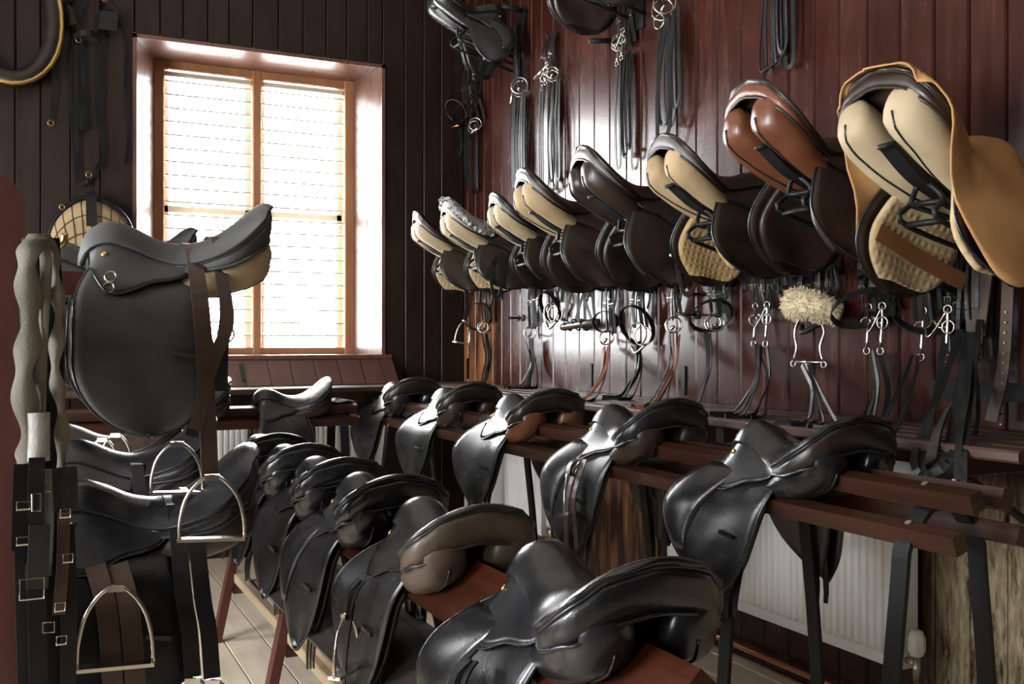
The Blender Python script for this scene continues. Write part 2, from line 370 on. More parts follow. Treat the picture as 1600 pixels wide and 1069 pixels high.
# ------------------------------------------------------------------ the saddle
KINDS = {}
def saddle_kind(key, flap_len=0.42, fwd=1.0, cant=1.0, straight=False, knee=True, sweat=True, shear=0.0, billets=True, flare=0.0, wide=1.0, fshift=0.0, bandk=1.0):
    """meshes of one saddle: +X pommel, +Y left, z=0 where the ridge of a rack runs"""
    parts = []
    SX = [0.208, 0.200, 0.180, 0.150, 0.10, 0.04, -0.02, -0.08, -0.14, -0.19, -0.225, -0.243, -0.25]
    c0 = [0.048, 0.082, 0.112, 0.127, 0.116, 0.088, 0.077, 0.085, 0.108, 0.138, 0.160, 0.166, 0.165]
    w0 = [0.030, 0.044, 0.056, 0.064, 0.068, 0.076, 0.102, 0.136, 0.160, 0.158, 0.126, 0.074, 0.016]
    d0 = [0.022, 0.034, 0.044, 0.052, 0.054, 0.052, 0.054, 0.050, 0.052, 0.050, 0.038, 0.014, 0.002]
    p0 = [2.4, 2.5, 2.6, 2.5, 2.2, 2.0, 2.0, 2.1, 2.2, 2.2, 2.2, 2, 2]
    cc = [c if x > -0.05 else 0.08 + (c - 0.08) * cant for x, c in zip(SX, c0)]
    o = np.argsort(SX); xs = np.array(SX)[o]
    fc, fw, fd, fp = (tab(xs, np.array(a)[o]) for a in (cc, [w * wide for w in w0], d0, p0))
    def seat_z(x, y):
        v = min(abs(y) / max(fw(x), 1e-4), 1.0); return fc(x) - fd(x) * v ** fp(x)
    st = np.concatenate([np.linspace(0.208, 0.18, 4), np.linspace(0.165, -0.19, 20), np.linspace(-0.2, -0.25, 9)])
    vs = np.sin(np.linspace(-1, 1, 19) * math.pi / 2)
    G = [[(x, v * fw(x), fc(x) - fd(x) * abs(v) ** fp(x)) for v in vs] for x in st]
    V, F = grid_vf(G, 0.014, flip=False); parts.append(('seat', V, F, 'leather', True))
    # cantle band: rim down to the welt
    E = [np.array(G[i][-1]) for i in range(len(st)) if st[i] < 0.0]; R = [np.array(G[i][0]) for i in range(len(st)) if st[i] < 0.0][::-1]
    rim = np.array(E + R); L = np.linspace(0, 1, len(rim)); band = []
    prof = np.sin(L * math.pi) ** 1.7
    for q, (sh, dz, bu) in enumerate([(1.0, 0.002, 0), (1.03, -0.014, 0), (1.025, -0.042, 0), (0.985, -0.074, 0)]):
        band.append([((r[0] + 0.08) * (1 + (sh - 1) * pr) - 0.08, r[1] * (1 + (sh - 1) * pr), r[2] + (dz if q == 0 else bandk * dz * (0.15 + 0.85 * pr))) for r, pr in zip(rim, prof)])
    V, F = grid_vf(np.array(band), 0.006, flip=False); parts.append(('cantle', V, F, 'cantle', True))
    welt = cr(band[-1], 40); V, F = tube_vf(welt, 0.0042, 6); parts.append(('piping', V, F, 'leather', True))
    rimp = cr([(a[0], a[1], a[2] + 0.002) for a in rim], 40); V, F = tube_vf(rimp, 0.0030, 5); parts.append(('piping', V, F, 'leather', True))
    # cross-section of the flap in (y, z)
    k = flap_len / 0.42
    cs = np.array([(0.034, 0.060), (0.076, 0.028), (0.116, -0.018), (0.148, -0.076), (0.166, -0.150 * k), (0.184 + flare * 0.5, -0.24 * k), (0.198 + flare, -0.335 * k)])
    sec = cr(cs, 60); sl = np.concatenate([[0], np.cumsum(np.linalg.norm(np.diff(sec, axis=0), axis=1))]); sl /= sl[-1]
    def cs_at(s):
        y = np.interp(s, sl, sec[:, 0]); z = np.interp(s, sl, sec[:, 1])
        e = 0.02; a = np.array([np.interp(min(s + e, 1), sl, sec[:, 0]) - np.interp(max(s - e, 0), sl, sec[:, 0]), np.interp(min(s + e, 1), sl, sec[:, 1]) - np.interp(max(s - e, 0), sl, sec[:, 1])])
        a /= np.linalg.norm(a); return y, z, -a[1], a[0]          # point and outward normal
    ss = [0, 0.15, 0.3, 0.45, 0.6, 0.75, 0.9, 1.0]
    if straight:
        ff = tab(ss, [v + fshift * q for v, q in zip([0.16, 0.185, 0.198, 0.205, 0.207, 0.208, 0.205, 0.20], [0, .5, 1, 1, 1, 1, 1, 1])]); fr = tab(ss, [v + fshift * q for v, q in zip([-0.05, -0.065, -0.085, -0.105, -0.120, -0.128, -0.130, -0.13], [0, .5, 1, 1, 1, 1, 1, 1])]); s0 = 0.62
    else:
        ff = tab(ss, [0.15, 0.235 * fwd, 0.305 * fwd, 0.335 * fwd, 0.325 * fwd, 0.275 * fwd, 0.200, 0.15]); fr = tab(ss, [-0.05, -0.060, -0.050, -0.030, -0.01, 0.01, 0.03, 0.05]); s0 = 0.74
    def flap_pt(s, t, off=0.0, inset=0.0):
        f = 1.0 if s < s0 else math.sqrt(max(1 - ((s - s0) / (1.0 - s0)) ** 2, 0.0))
        a, b = ff(s) - inset, fr(s) + inset; m = (a + b) / 2; h = (a - b) / 2 * max(f, 0.03)
        y, z, ny, nz = cs_at(s * (1 - inset * 0.6))
        x = m + h * (1 - 2 * t)
        wv = 0.007 * math.sin(7 * s + 6 * t) * s
        fl_ = (0.16 * max(0, x - 0.05) if not straight else 0.05 * x) * min(1, s * 2.2)
        return (x - shear * min(z, 0), y + fl_ + (off + wv) * ny, z + (off + wv) * nz)
    sv = np.concatenate([np.linspace(0, s0, 14)[:-1], s0 + (1 - s0) * np.sin(np.linspace(0, 1, 10) * math.pi / 2)])
    tv = np.linspace(0, 1, 15)
    V, F = grid_vf([[flap_pt(s, t) for t in tv] for s in sv], 0.006, flip=False)
    parts.append(('flap', V, F, 'leather', True)); parts.append(('flap', *mirror(V, F), 'leather', True))
    # edge bead round the flap
    edge = [flap_pt(s, 0, -0.003) for s in sv] + [flap_pt(s, 1, -0.003) for s in sv[::-1]]
    V, F = tube_vf(cr(edge, 56), 0.0040, 5); parts.append(('flap_binding', V, F, 'edge', True)); parts.append(('flap_binding', *mirror(V, F), 'edge', True))
    if sweat:
        V, F = grid_vf([[flap_pt(0.10 + 0.84 * s, t, -0.026, 0.022) for t in tv] for s in sv], 0.014, flip=False)
        parts.append(('sweat_flap', V, F, 'lining', True)); parts.append(('sweat_flap', *mirror(V, F), 'lining', True))
    if knee:
        K = []
        for s in np.linspace(0, 1, 13):
            K.append([flap_pt(0.16 + 0.60 * s, 0.02 + t * (0.46 - 0.30 * s * s), 0.003 + 0.012 * math.sin(math.pi * s) ** 0.6 * math.sin(math.pi * t) ** 0.6) for t in np.linspace(0, 1, 9)])
        V, F = grid_vf(K, 0.003, flip=False); parts.append(('knee_pad', V, F, 'leather', True)); parts.append(('knee_pad', *mirror(V, F), 'leather', True))
    # skirt over the stirrup bar
    xs_ = np.linspace(0, 1, 17); bot = tab([0, 0.12, 0.28, 0.45, 0.62, 0.78, 0.9, 1.0], [0.13, 0.205, 0.25, 0.29, 0.365, 0.410, 0.38, 0.22])
    cols = []
    for t in xs_:
        x = -0.060 + 0.258 * t; w = fw(x); pl = []
        for v in (0.30, 0.5, 0.7, 0.86):
            y = v * w; e = 1e-3; sl_ = (seat_z(x, y + e) - seat_z(x, y - e)) / (2 * e); l_ = math.hypot(1, sl_)
            pl.append((y - sl_ / l_ * 0.0045, seat_z(x, y) + 0.0045 / l_))
        for q in np.linspace(0.20, 0.52, 6):
            y, z, ny, nz = cs_at(q * (0.42 / flap_len) ** 0.6); pl.append((y + ny * 0.010, z + nz * 0.010))
        pl = [p for i, p in enumerate(pl) if i < 4 or p[0] > pl[3][0] + 0.004]
        pl = cr(np.array(pl), 50); ll = np.concatenate([[0], np.cumsum(np.linalg.norm(np.diff(pl, axis=0), axis=1))])
        tot = bot(t) * 0.54; cols.append([(x, np.interp(q * tot, ll, pl[:, 0]), np.interp(q * tot, ll, pl[:, 1])) for q in np.linspace(0, 1, 12)])
    K = [[cols[j][i] for j in range(len(xs_))] for i in range(12)]
    V, F = grid_vf(K, 0.005, flip=True); parts.append(('skirt', V, F, 'leather', True)); parts.append(('skirt', *mirror(V, F), 'leather', True))
    be = cr([K[-1][i] for i in range(len(xs_))], 30); V, F = tube_vf(be, 0.003, 5); parts.append(('skirt_binding', V, F, 'edge', True)); parts.append(('skirt_binding', *mirror(V, F), 'edge', True))
    # panel cushions either side of the gullet
    PX = [0.170, 0.160, 0.10, 0.03, -0.04, -0.10, -0.16, -0.205, -0.232, -0.245]
    yc = [0.060, 0.062, 0.064, 0.066, 0.072, 0.080, 0.086, 0.084, 0.080, 0.076]
    zc = [-0.022, -0.022, -0.026, -0.024, -0.012, 0.006, 0.028, 0.046, 0.058, 0.066]
    ra = [0.006, 0.036, 0.046, 0.050, 0.056, 0.062, 0.064, 0.058, 0.040, 0.010]
    rb = [0.006, 0.024, 0.026, 0.028, 0.038, 0.050, 0.058, 0.056, 0.042, 0.010]
    ti = [-50, -50, -48, -42, -32, -24, -18, -14, -10, -8]
    oo = np.argsort(PX); px = np.array(PX)[oo]; T = [tab(px, np.array(a)[oo]) for a in (yc, zc, ra, rb, ti)]
    secs = []
    zup = (1 - bandk) * 0.05
    for x in np.concatenate([[0.17, 0.165, 0.155], np.linspace(0.13, -0.2, 16), [-0.212, -0.222, -0.232, -0.239, -0.245]]):
        y, z, a, b, th = (f(x) for f in T); th = math.radians(th); r = []; z += zup * min(max(-x / 0.15, 0), 1)
        for j in range(18):
            q = 2 * math.pi * j / 18; p = a * math.copysign(abs(math.cos(q)) ** 0.8, math.cos(q)); m = b * math.copysign(abs(math.sin(q)) ** 0.8, math.sin(q))
            r.append((x, y * wide + p * math.cos(th) - m * math.sin(th), z + p * math.sin(th) + m * math.cos(th)))
        secs.append(r)
    V, F = loft_vf(secs); parts.append(('panel', V, F, 'panel', True)); parts.append(('panel', *mirror(V, F), 'panel', True))
    seam = [s[14] for s in secs[6:-1]]; V, F = tube_vf(cr([(a[0] * 1.004, a[1], a[2]) for a in [s[14] for s in secs[7:-1]]], 30), 0.0030, 5)
    parts.append(('panel_welt', V, F, 'edge', True)); parts.append(('panel_welt', *mirror(V, F), 'edge', True))
    if billets:
        for i in range(3):
            x = (0.045 + 0.036 * i) if straight is False else (-0.055 + 0.052 * i); y, z, ny, nz = cs_at(0.62); y2, z2, _, _ = cs_at(0.99)
            V, F = ribbon_vf([(x - shear * min(z, 0), y - 0.036, z), (x + 0.01 - shear * min(z2, 0), y2 - 0.036, z2), (x + 0.012 - shear * min(z2, 0), y2 - 0.036, z2 - 0.055 - 0.012 * i)], 0.024, 0.004, (0, 1, 0), 7, 0.0, 0.55)
            parts.append(('girth_strap', V, F, 'strap', False)); parts.append(('girth_strap', *mirror(V, F), 'strap', False))
    # nails and staple rings by the pommel
    p, q2, q3 = Vector(cols[14][5]), Vector(cols[15][5]), Vector(cols[14][6]); nrm = (q2 - p).cross(q3 - p).normalized()
    if nrm.y < 0: nrm = -nrm
    V, F = tube_vf([p - nrm * 0.002, p + nrm * 0.0015, p + nrm * 0.0035], [0.0075, 0.0075, 0.004], 12); parts.append(('saddle_nail', V, F, 'metal', True)); parts.append(('saddle_nail', *mirror(V, F), 'metal', True))
    # keeper loop on the flap
    if not shear:
        a, b = flap_pt(0.62, 0.84, 0.007), flap_pt(0.60, 0.68, 0.007)
        V, F = ribbon_vf([a, b], 0.010, 0.007, (0, 1, 0), 4); parts.append(('keeper', V, F, 'leather', False)); parts.append(('keeper', *mirror(V, F), 'leather', False))
    ms = [(n, me_of(key + '_' + n, V, F, None, sm), mk) for (n, V, F, mk, sm) in parts]
    KINDS[key] = dict(parts=ms, seat_z=seat_z, fc=fc, fw=fw, fd=fd, fp=fp, cs_at=cs_at)
    return KINDS[key]

saddle_kind('jump', 0.42, 1.0, 1.0)
saddle_kind('jump_long', 0.47, 0.96, 1.02)
saddle_kind('jump_plain', 0.43, 0.92, 0.98, knee=False)
saddle_kind('hunt', 0.49, 1.0, 1.35, straight=True, knee=False, billets=False, fshift=0.035)
saddle_kind('hunt_short', 0.40, 1.0, 1.25, straight=True, knee=False, billets=False)
saddle_kind('wall', 0.30, 1.0, 1.05, straight=True, knee=False, bandk=0.5, shear=0.16, billets=False, fshift=0.03)
saddle_kind('wall_long', 0.325, 1.0, 1.05, straight=True, knee=False, bandk=0.5, shear=0.16, billets=False, fshift=0.03)
saddle_kind('wall_fwd', 0.32, 0.75, 1.0, straight=False, knee=True, bandk=0.5, shear=0.16, billets=True)

BASE = dict(leather='leather_black', cantle='leather_black', panel='leather_black', lining='leather_brownblack', edge='leather_black', strap='strap_black', metal='brass')
def saddle(kind, label, group, loc, heading, tilt=0.0, roll=0.0, scale=1.0, name='riding_saddle', skip=(), **mats):
    """heading: direction of the pommel in degrees about z; tilt raises the cantle"""
    r = empty(name, loc); r.rotation_mode = 'QUATERNION'
    r.rotation_quaternion = (Matrix.Rotation(math.radians(heading), 3, 'Z') @ Matrix.Rotation(math.radians(tilt), 3, 'Y') @ Matrix.Rotation(math.radians(roll), 3, 'X')).to_quaternion()
    r.scale = (scale,) * 3
    tag(r, label, 'saddle', group); M = dict(BASE); M.update(mats)
    for (n, me, mk) in KINDS[kind]['parts']:
        if n in skip: continue
        ob(n, me, r, M[mk])
    return r

# ------------------------------------------------------------------ stirrups
def iron_parts(parent, top, w=0.118, h=0.13, face=(0, 1, 0), mat='steel', lean=0.0):
    """stirrup iron hanging from 'top'; its plane spans 'across' and z"""
    top = Vector(top); f = Vector(face).normalized(); ac = f.cross(Vector((0, 0, 1))).normalized(); dn = (Vector((0, 0, -1)) + f * lean).normalized()
    def P(a, d): return top + ac * a + dn * d
    arch = [P(-w / 2, h), P(-w / 2 * 0.98, h * 0.72), P(-w / 2 * 0.80, h * 0.36), P(-w / 2 * 0.42, h * 0.10), P(0, 0.0), P(w / 2 * 0.42, h * 0.10), P(w / 2 * 0.80, h * 0.36), P(w / 2 * 0.98, h * 0.72), P(w / 2, h)]
    a = rod('stirrup_iron', arch, 0.0048, mat, parent, 8, 26)
    m = MB(); m.bar(P(-w / 2 - 0.003, h), P(w / 2 + 0.003, h), 0.034, 0.008, dn); m.obj('tread', mat, a)
    m = MB(); m.bar(P(-0.017, 0.004), P(0.017, 0.004), 0.012, 0.014, dn); m.obj('eye', mat, a)
    return a
def stirrup(parent, side, x, z0, z1, y0, y1, mat='strap_black', face=(1, 0.25, 0), w=0.118, h=0.13, wd=0.027, over=None, lean=0.0):
    """leather from the bar (x,z0) to the iron eye at z1; y0,y1 lateral places"""
    p = [(x, side * y0, z0), (x - 0.004, side * (y0 * 0.6 + y1 * 0.4 + 0.008), z0 * 0.6 + z1 * 0.4), (x, side * y1, z1 - 0.012)]
    q = [(x + 0.016, side * (y0 + 0.006), z0), (x + 0.016, side * (y0 * 0.6 + y1 * 0.4 + 0.018), z0 * 0.6 + z1 * 0.4), (x + 0.004, side * (y1 + 0.008), z1 - 0.012)]
    if over: p = over + p; 
    strap('stirrup_leather', p, wd, 0.004, (0, side, 0.15), mat, parent, 14)
    strap('stirrup_leather', q, wd, 0.004, (0, side, 0.15), mat, parent, 10)
    return iron_parts(parent, (x, side * (y1 + 0.004), z1), w, h, face, lean=lean)

# ================================================================== THE SETTING
def boards(parent, horiz, z0, z1, spans, front, mat, ax):
    """upright boards; ax 'y': along a wall facing -x at x=front; ax 'x': wall facing -y at y=front"""
    for (a, b) in spans:
        th, c, g = 0.018, 0.006, 0.0015; pr = [(a + g, 0.0), (a + g, -th + c), (a + g + c, -th), (b - g - c, -th), (b - g, -th + c), (b - g, 0.0)]
        V = []
        for z in (z0, z1):
            for (p, d) in pr: V.append((front + d, p, z) if ax == 'y' else (p, front + d, z))
        n = 6; F = [(i, (i + 1) % n, n + (i + 1) % n, n + i) for i in range(n)] + [tuple(range(n - 1, -1, -1)), tuple(range(n, 2 * n))]
        if ax == 'x': F = [tuple(reversed(f)) for f in F]
        cx, cy, cz = (front, (a + b) / 2, z0) if ax == 'y' else ((a + b) / 2, front, z0)
        V = [(v[0] - cx, v[1] - cy, v[2] - cz) for v in V]
        o = ob('board', me_of('board', V, F[::-1], mat), parent, None, (cx, cy, cz))

rng = random.Random(7)
def spans_of(a, b, w, jit=0.12):
    out = []; x = a
    while x < b - 0.02:
        y = min(x + w * (1 + rng.uniform(-jit, jit)), b)
        if b - y < 0.05: y = b
        out.append((x, y)); x = y
    return out

# floor
fl = structure(MB().box(XL, XR + 0.2, YF, YB + 0.2, -0.12, -0.025).obj('floor', 'dark_gap'))
x = XL
for i, (a, b) in enumerate(spans_of(XL, XR, 0.165, 0.08)):
    cuts = [YF] + sorted(rng.uniform(YF + 0.8, YB - 0.5) for _ in range(2)) + [YB]
    for c, d in zip(cuts, cuts[1:]):
        if d - c < 0.05: continue
        m = MB().box(a + 0.002 - (a + b) / 2, b - 0.002 - (a + b) / 2, 0.001, d - c - 0.002, -0.024, 0, 0.0025)
        m.obj('floorboard', 'floor_wood', fl, False, ((a + b) / 2, c, 0))
# ceiling and the walls out of view
structure(MB().box(XL - 0.3, XR + 0.3, YF - 0.3, YB + 0.3, ZC, ZC + 0.1).obj('ceiling', 'ceiling_paint'))
m = MB(); ys = sorted([YF - 0.1, YB + 0.2] + [q for w in FILL_WINS for q in w[:2]])
for a, b in zip(ys[0::2], ys[1::2]): m.box(XL - 0.2, XL, a, b, 0, ZC)
for w in FILL_WINS: m.box(XL - 0.2, XL, w[0], w[1], 0, w[2]).box(XL - 0.2, XL, w[0], w[1], w[3], ZC)
structure(m.obj('wall_left', 'back_paint'))
structure(MB().box(XL - 0.2, XR + 0.2, YF - 0.2, YF, 0, ZC).obj('wall_front', 'back_paint'))
for i, w in enumerate(FILL_WINS):  # unseen windows, added and sized to let in fill light
    e = structure(empty('window_%d' % (i + 2), (XL, (w[0] + w[1]) / 2, w[2])))
    m = MB(); hw = (w[1] - w[0]) / 2; hh = w[3] - w[2]
    for y in (-hw, hw - 0.06, -0.025): m.box(-0.12, -0.06, y, y + (0.05 if y == -0.025 else 0.06), 0, hh)
    m.box(-0.12, -0.06, -hw, hw, 0, 0.06).box(-0.12, -0.06, -hw, hw, hh - 0.06, hh).box(-0.12, -0.06, -hw, hw, hh / 2 - 0.025, hh / 2 + 0.025)
    m.obj('window_frame', 'frame_wood', e)

# right wall
wr = structure(MB().box(XR, XR + 0.2, YF - 0.1, YB + 0.2, 0, ZC).obj('wall_right', 'dark_gap'))
boards(wr, True, 0.0, ZC - 0.01, spans_of(0.9, YB, 0.142), XR, 'wall_paint', 'y')
boards(wr, True, 0.0, ZC - 0.01, spans_of(YF, 0.9, 0.40), XR, 'wall_paint', 'y')
# back wall with its window opening
W = WIN
m = MB(); m.box(XL - 0.1, W['x0'], YB, YB + 0.5, 0, ZC).box(W['x1'], XR + 0.1, YB, YB + 0.5, 0, ZC)
m.box(W['x0'], W['x1'], YB, YB + 0.5, 0, W['z0'] - 0.02).box(W['x0'], W['x1'], YB, YB + 0.5, W['z1'], ZC)
wb = structure(m.obj('wall_back', 'dark_gap'))
boards(wb, True, 0.0, ZC - 0.01, spans_of(-0.45, W['x0'], 0.140), YB, 'back_paint', 'x')
boards(wb, True, 0.0, ZC - 0.01, spans_of(XL, -0.45, 0.45), YB, 'back_paint', 'x')
boards(wb, True, 0.0, ZC - 0.01, spans_of(W['x1'], XR - 0.02, 0.140), YB, 'back_paint', 'x')
boards(wb, True, W['z1'], ZC - 0.01, spans_of(W['x0'], W['x1'], 0.140), YB, 'back_paint', 'x')
boards(wb, True, 0.0, W['z0'] - 0.03, spans_of(W['x0'], W['x1'], 0.140), YB, 'back_paint', 'x')
# window: splayed boarded reveal, frame, sashes, panes, sill
win = structure(empty('window_1', (0, YB, W['z0'])))
def quad_board(name, a, b, c, d, th, mat, parent):
    """slab on the quad a,b,c,d thickened away from the opening"""
    P = [Vector(q) for q in (a, b, c, d)]; n = (P[1] - P[0]).cross(P[3] - P[0]).normalized() * th
    V = P + [q + n for q in P]
    return ob(name, me_of(name, V, [(0, 1, 2, 3), (7, 6, 5, 4), (0, 4, 5, 1), (1, 5, 6, 2), (2, 6, 7, 3), (3, 7, 4, 0)], mat), parent)
H = W['z1'] - W['z0']; dp = 0.30; ix0, ix1, iz1 = 0.715, 1.965, H - 0.035
for k in range(2):      # side reveals of two boards each
    f0, f1 = k / 2 + (0.004 if k else -0.06), (k + 1) / 2 - 0.004
    xa, xb = W['x0'] + (ix0 - W['x0']) * f0, W['x0'] + (ix0 - W['x0']) * f1
    quad_board('reveal_board', (xa, dp * f0, 0), (xb, dp * f1, 0), (xb, dp * f1, H - 0.035 * f1), (xa, dp * f0, H - 0.035 * f0), -0.02, 'reveal_paint', win)
    xa, xb = W['x1'] + (ix1 - W['x1']) * f0, W['x1'] + (ix1 - W['x1']) * f1
    quad_board('reveal_board', (xa, dp * f0, 0), (xb, dp * f1, 0), (xb, dp * f1, H - 0.035 * f1), (xa, dp * f0, H - 0.035 * f0), 0.02, 'reveal_paint', win)
    quad_board('reveal_board', (W['x0'] + (ix0 - W['x0']) * f0, dp * f0, H - 0.035 * f0), (W['x0'] + (ix0 - W['x0']) * f1, dp * f1, H - 0.035 * f1), (W['x1'] + (ix1 - W['x1']) * f1, dp * f1, H - 0.035 * f1), (W['x1'] + (ix1 - W['x1']) * f0, dp * f0, H - 0.035 * f0), -0.02, 'reveal_paint', win)
# architrave edge
m = MB(); m.box(W['x0'] - 0.012, W['x0'] + 0.01, -0.030, -0.015, -0.02, H + 0.012).obj('architrave', 'reveal_paint', win)
m = MB(); m.box(W['x1'] - 0.01, W['x1'] + 0.012, -0.030, -0.015, -0.02, H + 0.012).obj('architrave', 'reveal_paint', win)
m = MB(); m.box(W['x0'] - 0.012, W['x1'] + 0.012, -0.030, -0.015, H - 0.01, H + 0.012).obj('architrave', 'reveal_paint', win)
MB().box(W['x0'] - 0.03, W['x1'] + 0.05, -0.05, dp + 0.1, -0.03, 0.0, 0.006).obj('window_sill', 'reveal_paint', win)
for (a, b) in ((ix0 - 0.03, ix0 + 0.055), (ix1 - 0.055, ix1 + 0.03)): MB().box(a, b, dp - 0.01, dp + 0.07, 0, H, 0.006).obj('window_frame', 'frame_wood', win)
MB().box(1.335 - 0.030, 1.335 + 0.030, dp - 0.005, dp + 0.07, 0, H, 0.008).obj('mullion', 'frame_wood', win)
MB().box(ix0, ix1, dp, dp + 0.07, iz1 - 0.05, H, 0.006).obj('window_head', 'frame_wood', win)
MB().box(ix0, ix1, dp, dp + 0.07, 0.0, 0.045, 0.006).obj('bottom_rail', 'frame_wood', win)
for (a, b) in ((ix0 + 0.05, 1.31), (1.36, ix1 - 0.05)):
    MB().box(a, b, dp + 0.07, dp + 0.11, H * 0.48, H * 0.48 + 0.045, 0.004).obj('meeting_rail', 'blind_slat', win)
    MB().box(a, a + 0.04, dp + 0.07, dp + 0.11, 0.045, H - 0.08, 0.004).obj('sash_stile', 'blind_slat', win)
    MB().box(b - 0.04, b, dp + 0.07, dp + 0.11, 0.045, H - 0.08, 0.004).obj('sash_stile', 'blind_slat', win)
    MB().box(a, b, dp + 0.088, dp + 0.092, 0.04, H - 0.05).obj('pane', 'pane_glass', win)
# venetian blinds hung in the two lights
for (a, b, lab) in ((ix0 + 0.06, 1.30, 'open venetian blind in the left half of the bright window'), (1.37, ix1 - 0.06, 'open venetian blind in the right half of the bright window')):
    e = tag(empty('venetian_blind', ((a + b) / 2, YB + dp + 0.035, W['z0'] + iz1 - 0.06)), lab, 'blind', 'window blinds')
    hw = (b - a) / 2
    MB().box(-hw, hw, -0.02, 0.02, -0.03, 0.0, 0.004).obj('head_rail', 'blind_slat', e)
    sl = MB().bar((-hw, 0, 0), (hw, 0, 0), 0.050, 0.009, (0, -0.04, 1)).mesh('slat', 'blind_slat')
    n = 20; dz = (iz1 - 0.16) / n
    for i in range(n): ob('slat', sl, e, None, (0, 0, -0.06 - dz * i))
    MB().box(-hw, hw, -0.012, 0.012, -0.075 - dz * n, -0.06 - dz * n, 0.003).obj('bottom_bar', 'blind_slat', e)
    for q in (-hw * 0.8, hw * 0.8): rod('ladder_cord', [(q, -0.02, -0.03), (q, -0.02, -0.06 - dz * n)], 0.0012, 'blind_slat', e, 5)

# sloping boarded apron between the sill and the bench
ap = structure(empty('trim_1', (0, YB, 1.03)))
for (a, b) in spans_of(0.0, 2.12, 0.135):
    V = [(a + 0.002, -0.20, 0.0), (b - 0.002, -0.20, 0.0), (b - 0.002, -0.055, 0.150), (a + 0.002, -0.055, 0.150)]
    n = Vector((0, 0.03, -0.018)); V = [Vector(v) for v in V]; V += [v + n for v in V]
    ob('apron_board', me_of('apron_board', V, [(0, 1, 2, 3), (7, 6, 5, 4), (0, 4, 5, 1), (1, 5, 6, 2), (2, 6, 7, 3), (3, 7, 4, 0)], 'apron_paint'), ap)
# iron strap at the apron
tag(MB().bar((1.16, YB - 0.186, 1.06), (1.16, YB - 0.09, 1.16), 0.024, 0.006, (0, -1, 1)).obj('iron_strap', 'iron_black'), 'short iron strap screwed to the sloping boards below the window', 'strap')
# skirting
structure(MB().box(-0.5, XR - 0.02, YB - 0.045, YB - 0.018, 0.0, 0.16, 0.008).obj('baseboard_back', 'back_paint'))

# ================================================================== BENCHES, RACKS, HEATING
# slatted bench along the right wall
BZ = 1.03
b1 = tag(empty('slatted_bench', (2.36, 3.7, BZ)), 'long slatted wooden bench fixed along the right-hand boarded wall', 'bench', 'slatted benches')
sw = 0.088
for i in range(5):
    x0 = 2.115 + i * 0.105 - 2.36; y0 = 1.60 + 0.01 * i - 3.7; y1 = 5.55 + (0.60 if i > 4 else 0.0) - 3.7 + 0.58
    MB().box(x0, x0 + sw, y0, y1, -0.030, 0.0, 0.006).obj('slat', 'slat_wood', b1)
for y in (1.80, 2.75, 3.7, 4.65, 5.5):
    MB().box(-0.23, 0.28, y - 3.7 - 0.02, y - 3.7 + 0.02, -0.085, -0.031, 0.004).obj('bearer', 'rail_wood_x', b1)
    MB().bar((0.275, y - 3.7, -0.35), (-0.18, y - 3.7, -0.088), 0.03, 0.012, (0, 0, 1)).obj('bracket', 'iron_black', b1)
b2 = tag(empty('slatted_bench', (1.0, 5.7, BZ)), 'slatted wooden bench along the wall under the window', 'bench', 'slatted benches')
for i in range(3):
    y0 = 5.57 + i * 0.095 - 5.7; MB().box(-2.2, 1.105, y0, y0 + 0.078, -0.030, 0.0, 0.006).obj('slat', 'slat_wood_x', b2)
for x in (-1.3, -0.2, 0.75):
    MB().box(x - 0.02, x + 0.02, -0.12, 0.44, -0.085, -0.031, 0.004).obj('bearer', 'rail_wood', b2)

# floor-standing rail rack in front of the right bench
RX, RZ = 1.90, 0.965
ra = tag(empty('saddle_rack', (RX, 3.5, 0)), 'long wooden rail rack on black iron legs before the right-hand bench', 'rack', 'rail racks')
Y0, Y1 = 1.50 - 3.5, 5.62 - 3.5
for (x, z, e) in ((-0.048, RZ, 0.0), (0.048, RZ, 0.0), (-0.100, RZ - 0.085, 0.0), (0.100, RZ - 0.085, 0.0)):
    s = 1 if x > 0 else -1
    MB().bar((x, Y0, z - 0.024), (x, Y1, z - 0.024), 0.038, 0.044, (s * 0.35, 0, 1)).obj('rail', 'rail_wood', ra)
    for y in (1.64, 2.22, 3.06, 4.0, 5.2):
        MB().cyl((x - 0.002 * s, y - 3.5, z - 0.004), (x + s * 0.002, y - 3.5, z + 0.002), 0.008, 10).obj('bolt', 'steel', ra)
for y in (1.64, 2.22, 3.06, 4.0, 5.2):
    yy = y - 3.5
    for s in (-1, 1):
        V, F = ribbon_vf([(0, yy, RZ - 0.056), (s * 0.045, yy, RZ - 0.056), (s * 0.085, yy, RZ - 0.095), (s * 0.118, yy, RZ - 0.14), (s * 0.128, yy, RZ - 0.22), (s * 0.16, yy, 0.45), (s * 0.19, yy, 0.0)], 0.045, 0.012, (s, 0, 0.6), 20)
        ob('iron_leg', me_of('iron_leg', V, F, 'iron_black'), ra)
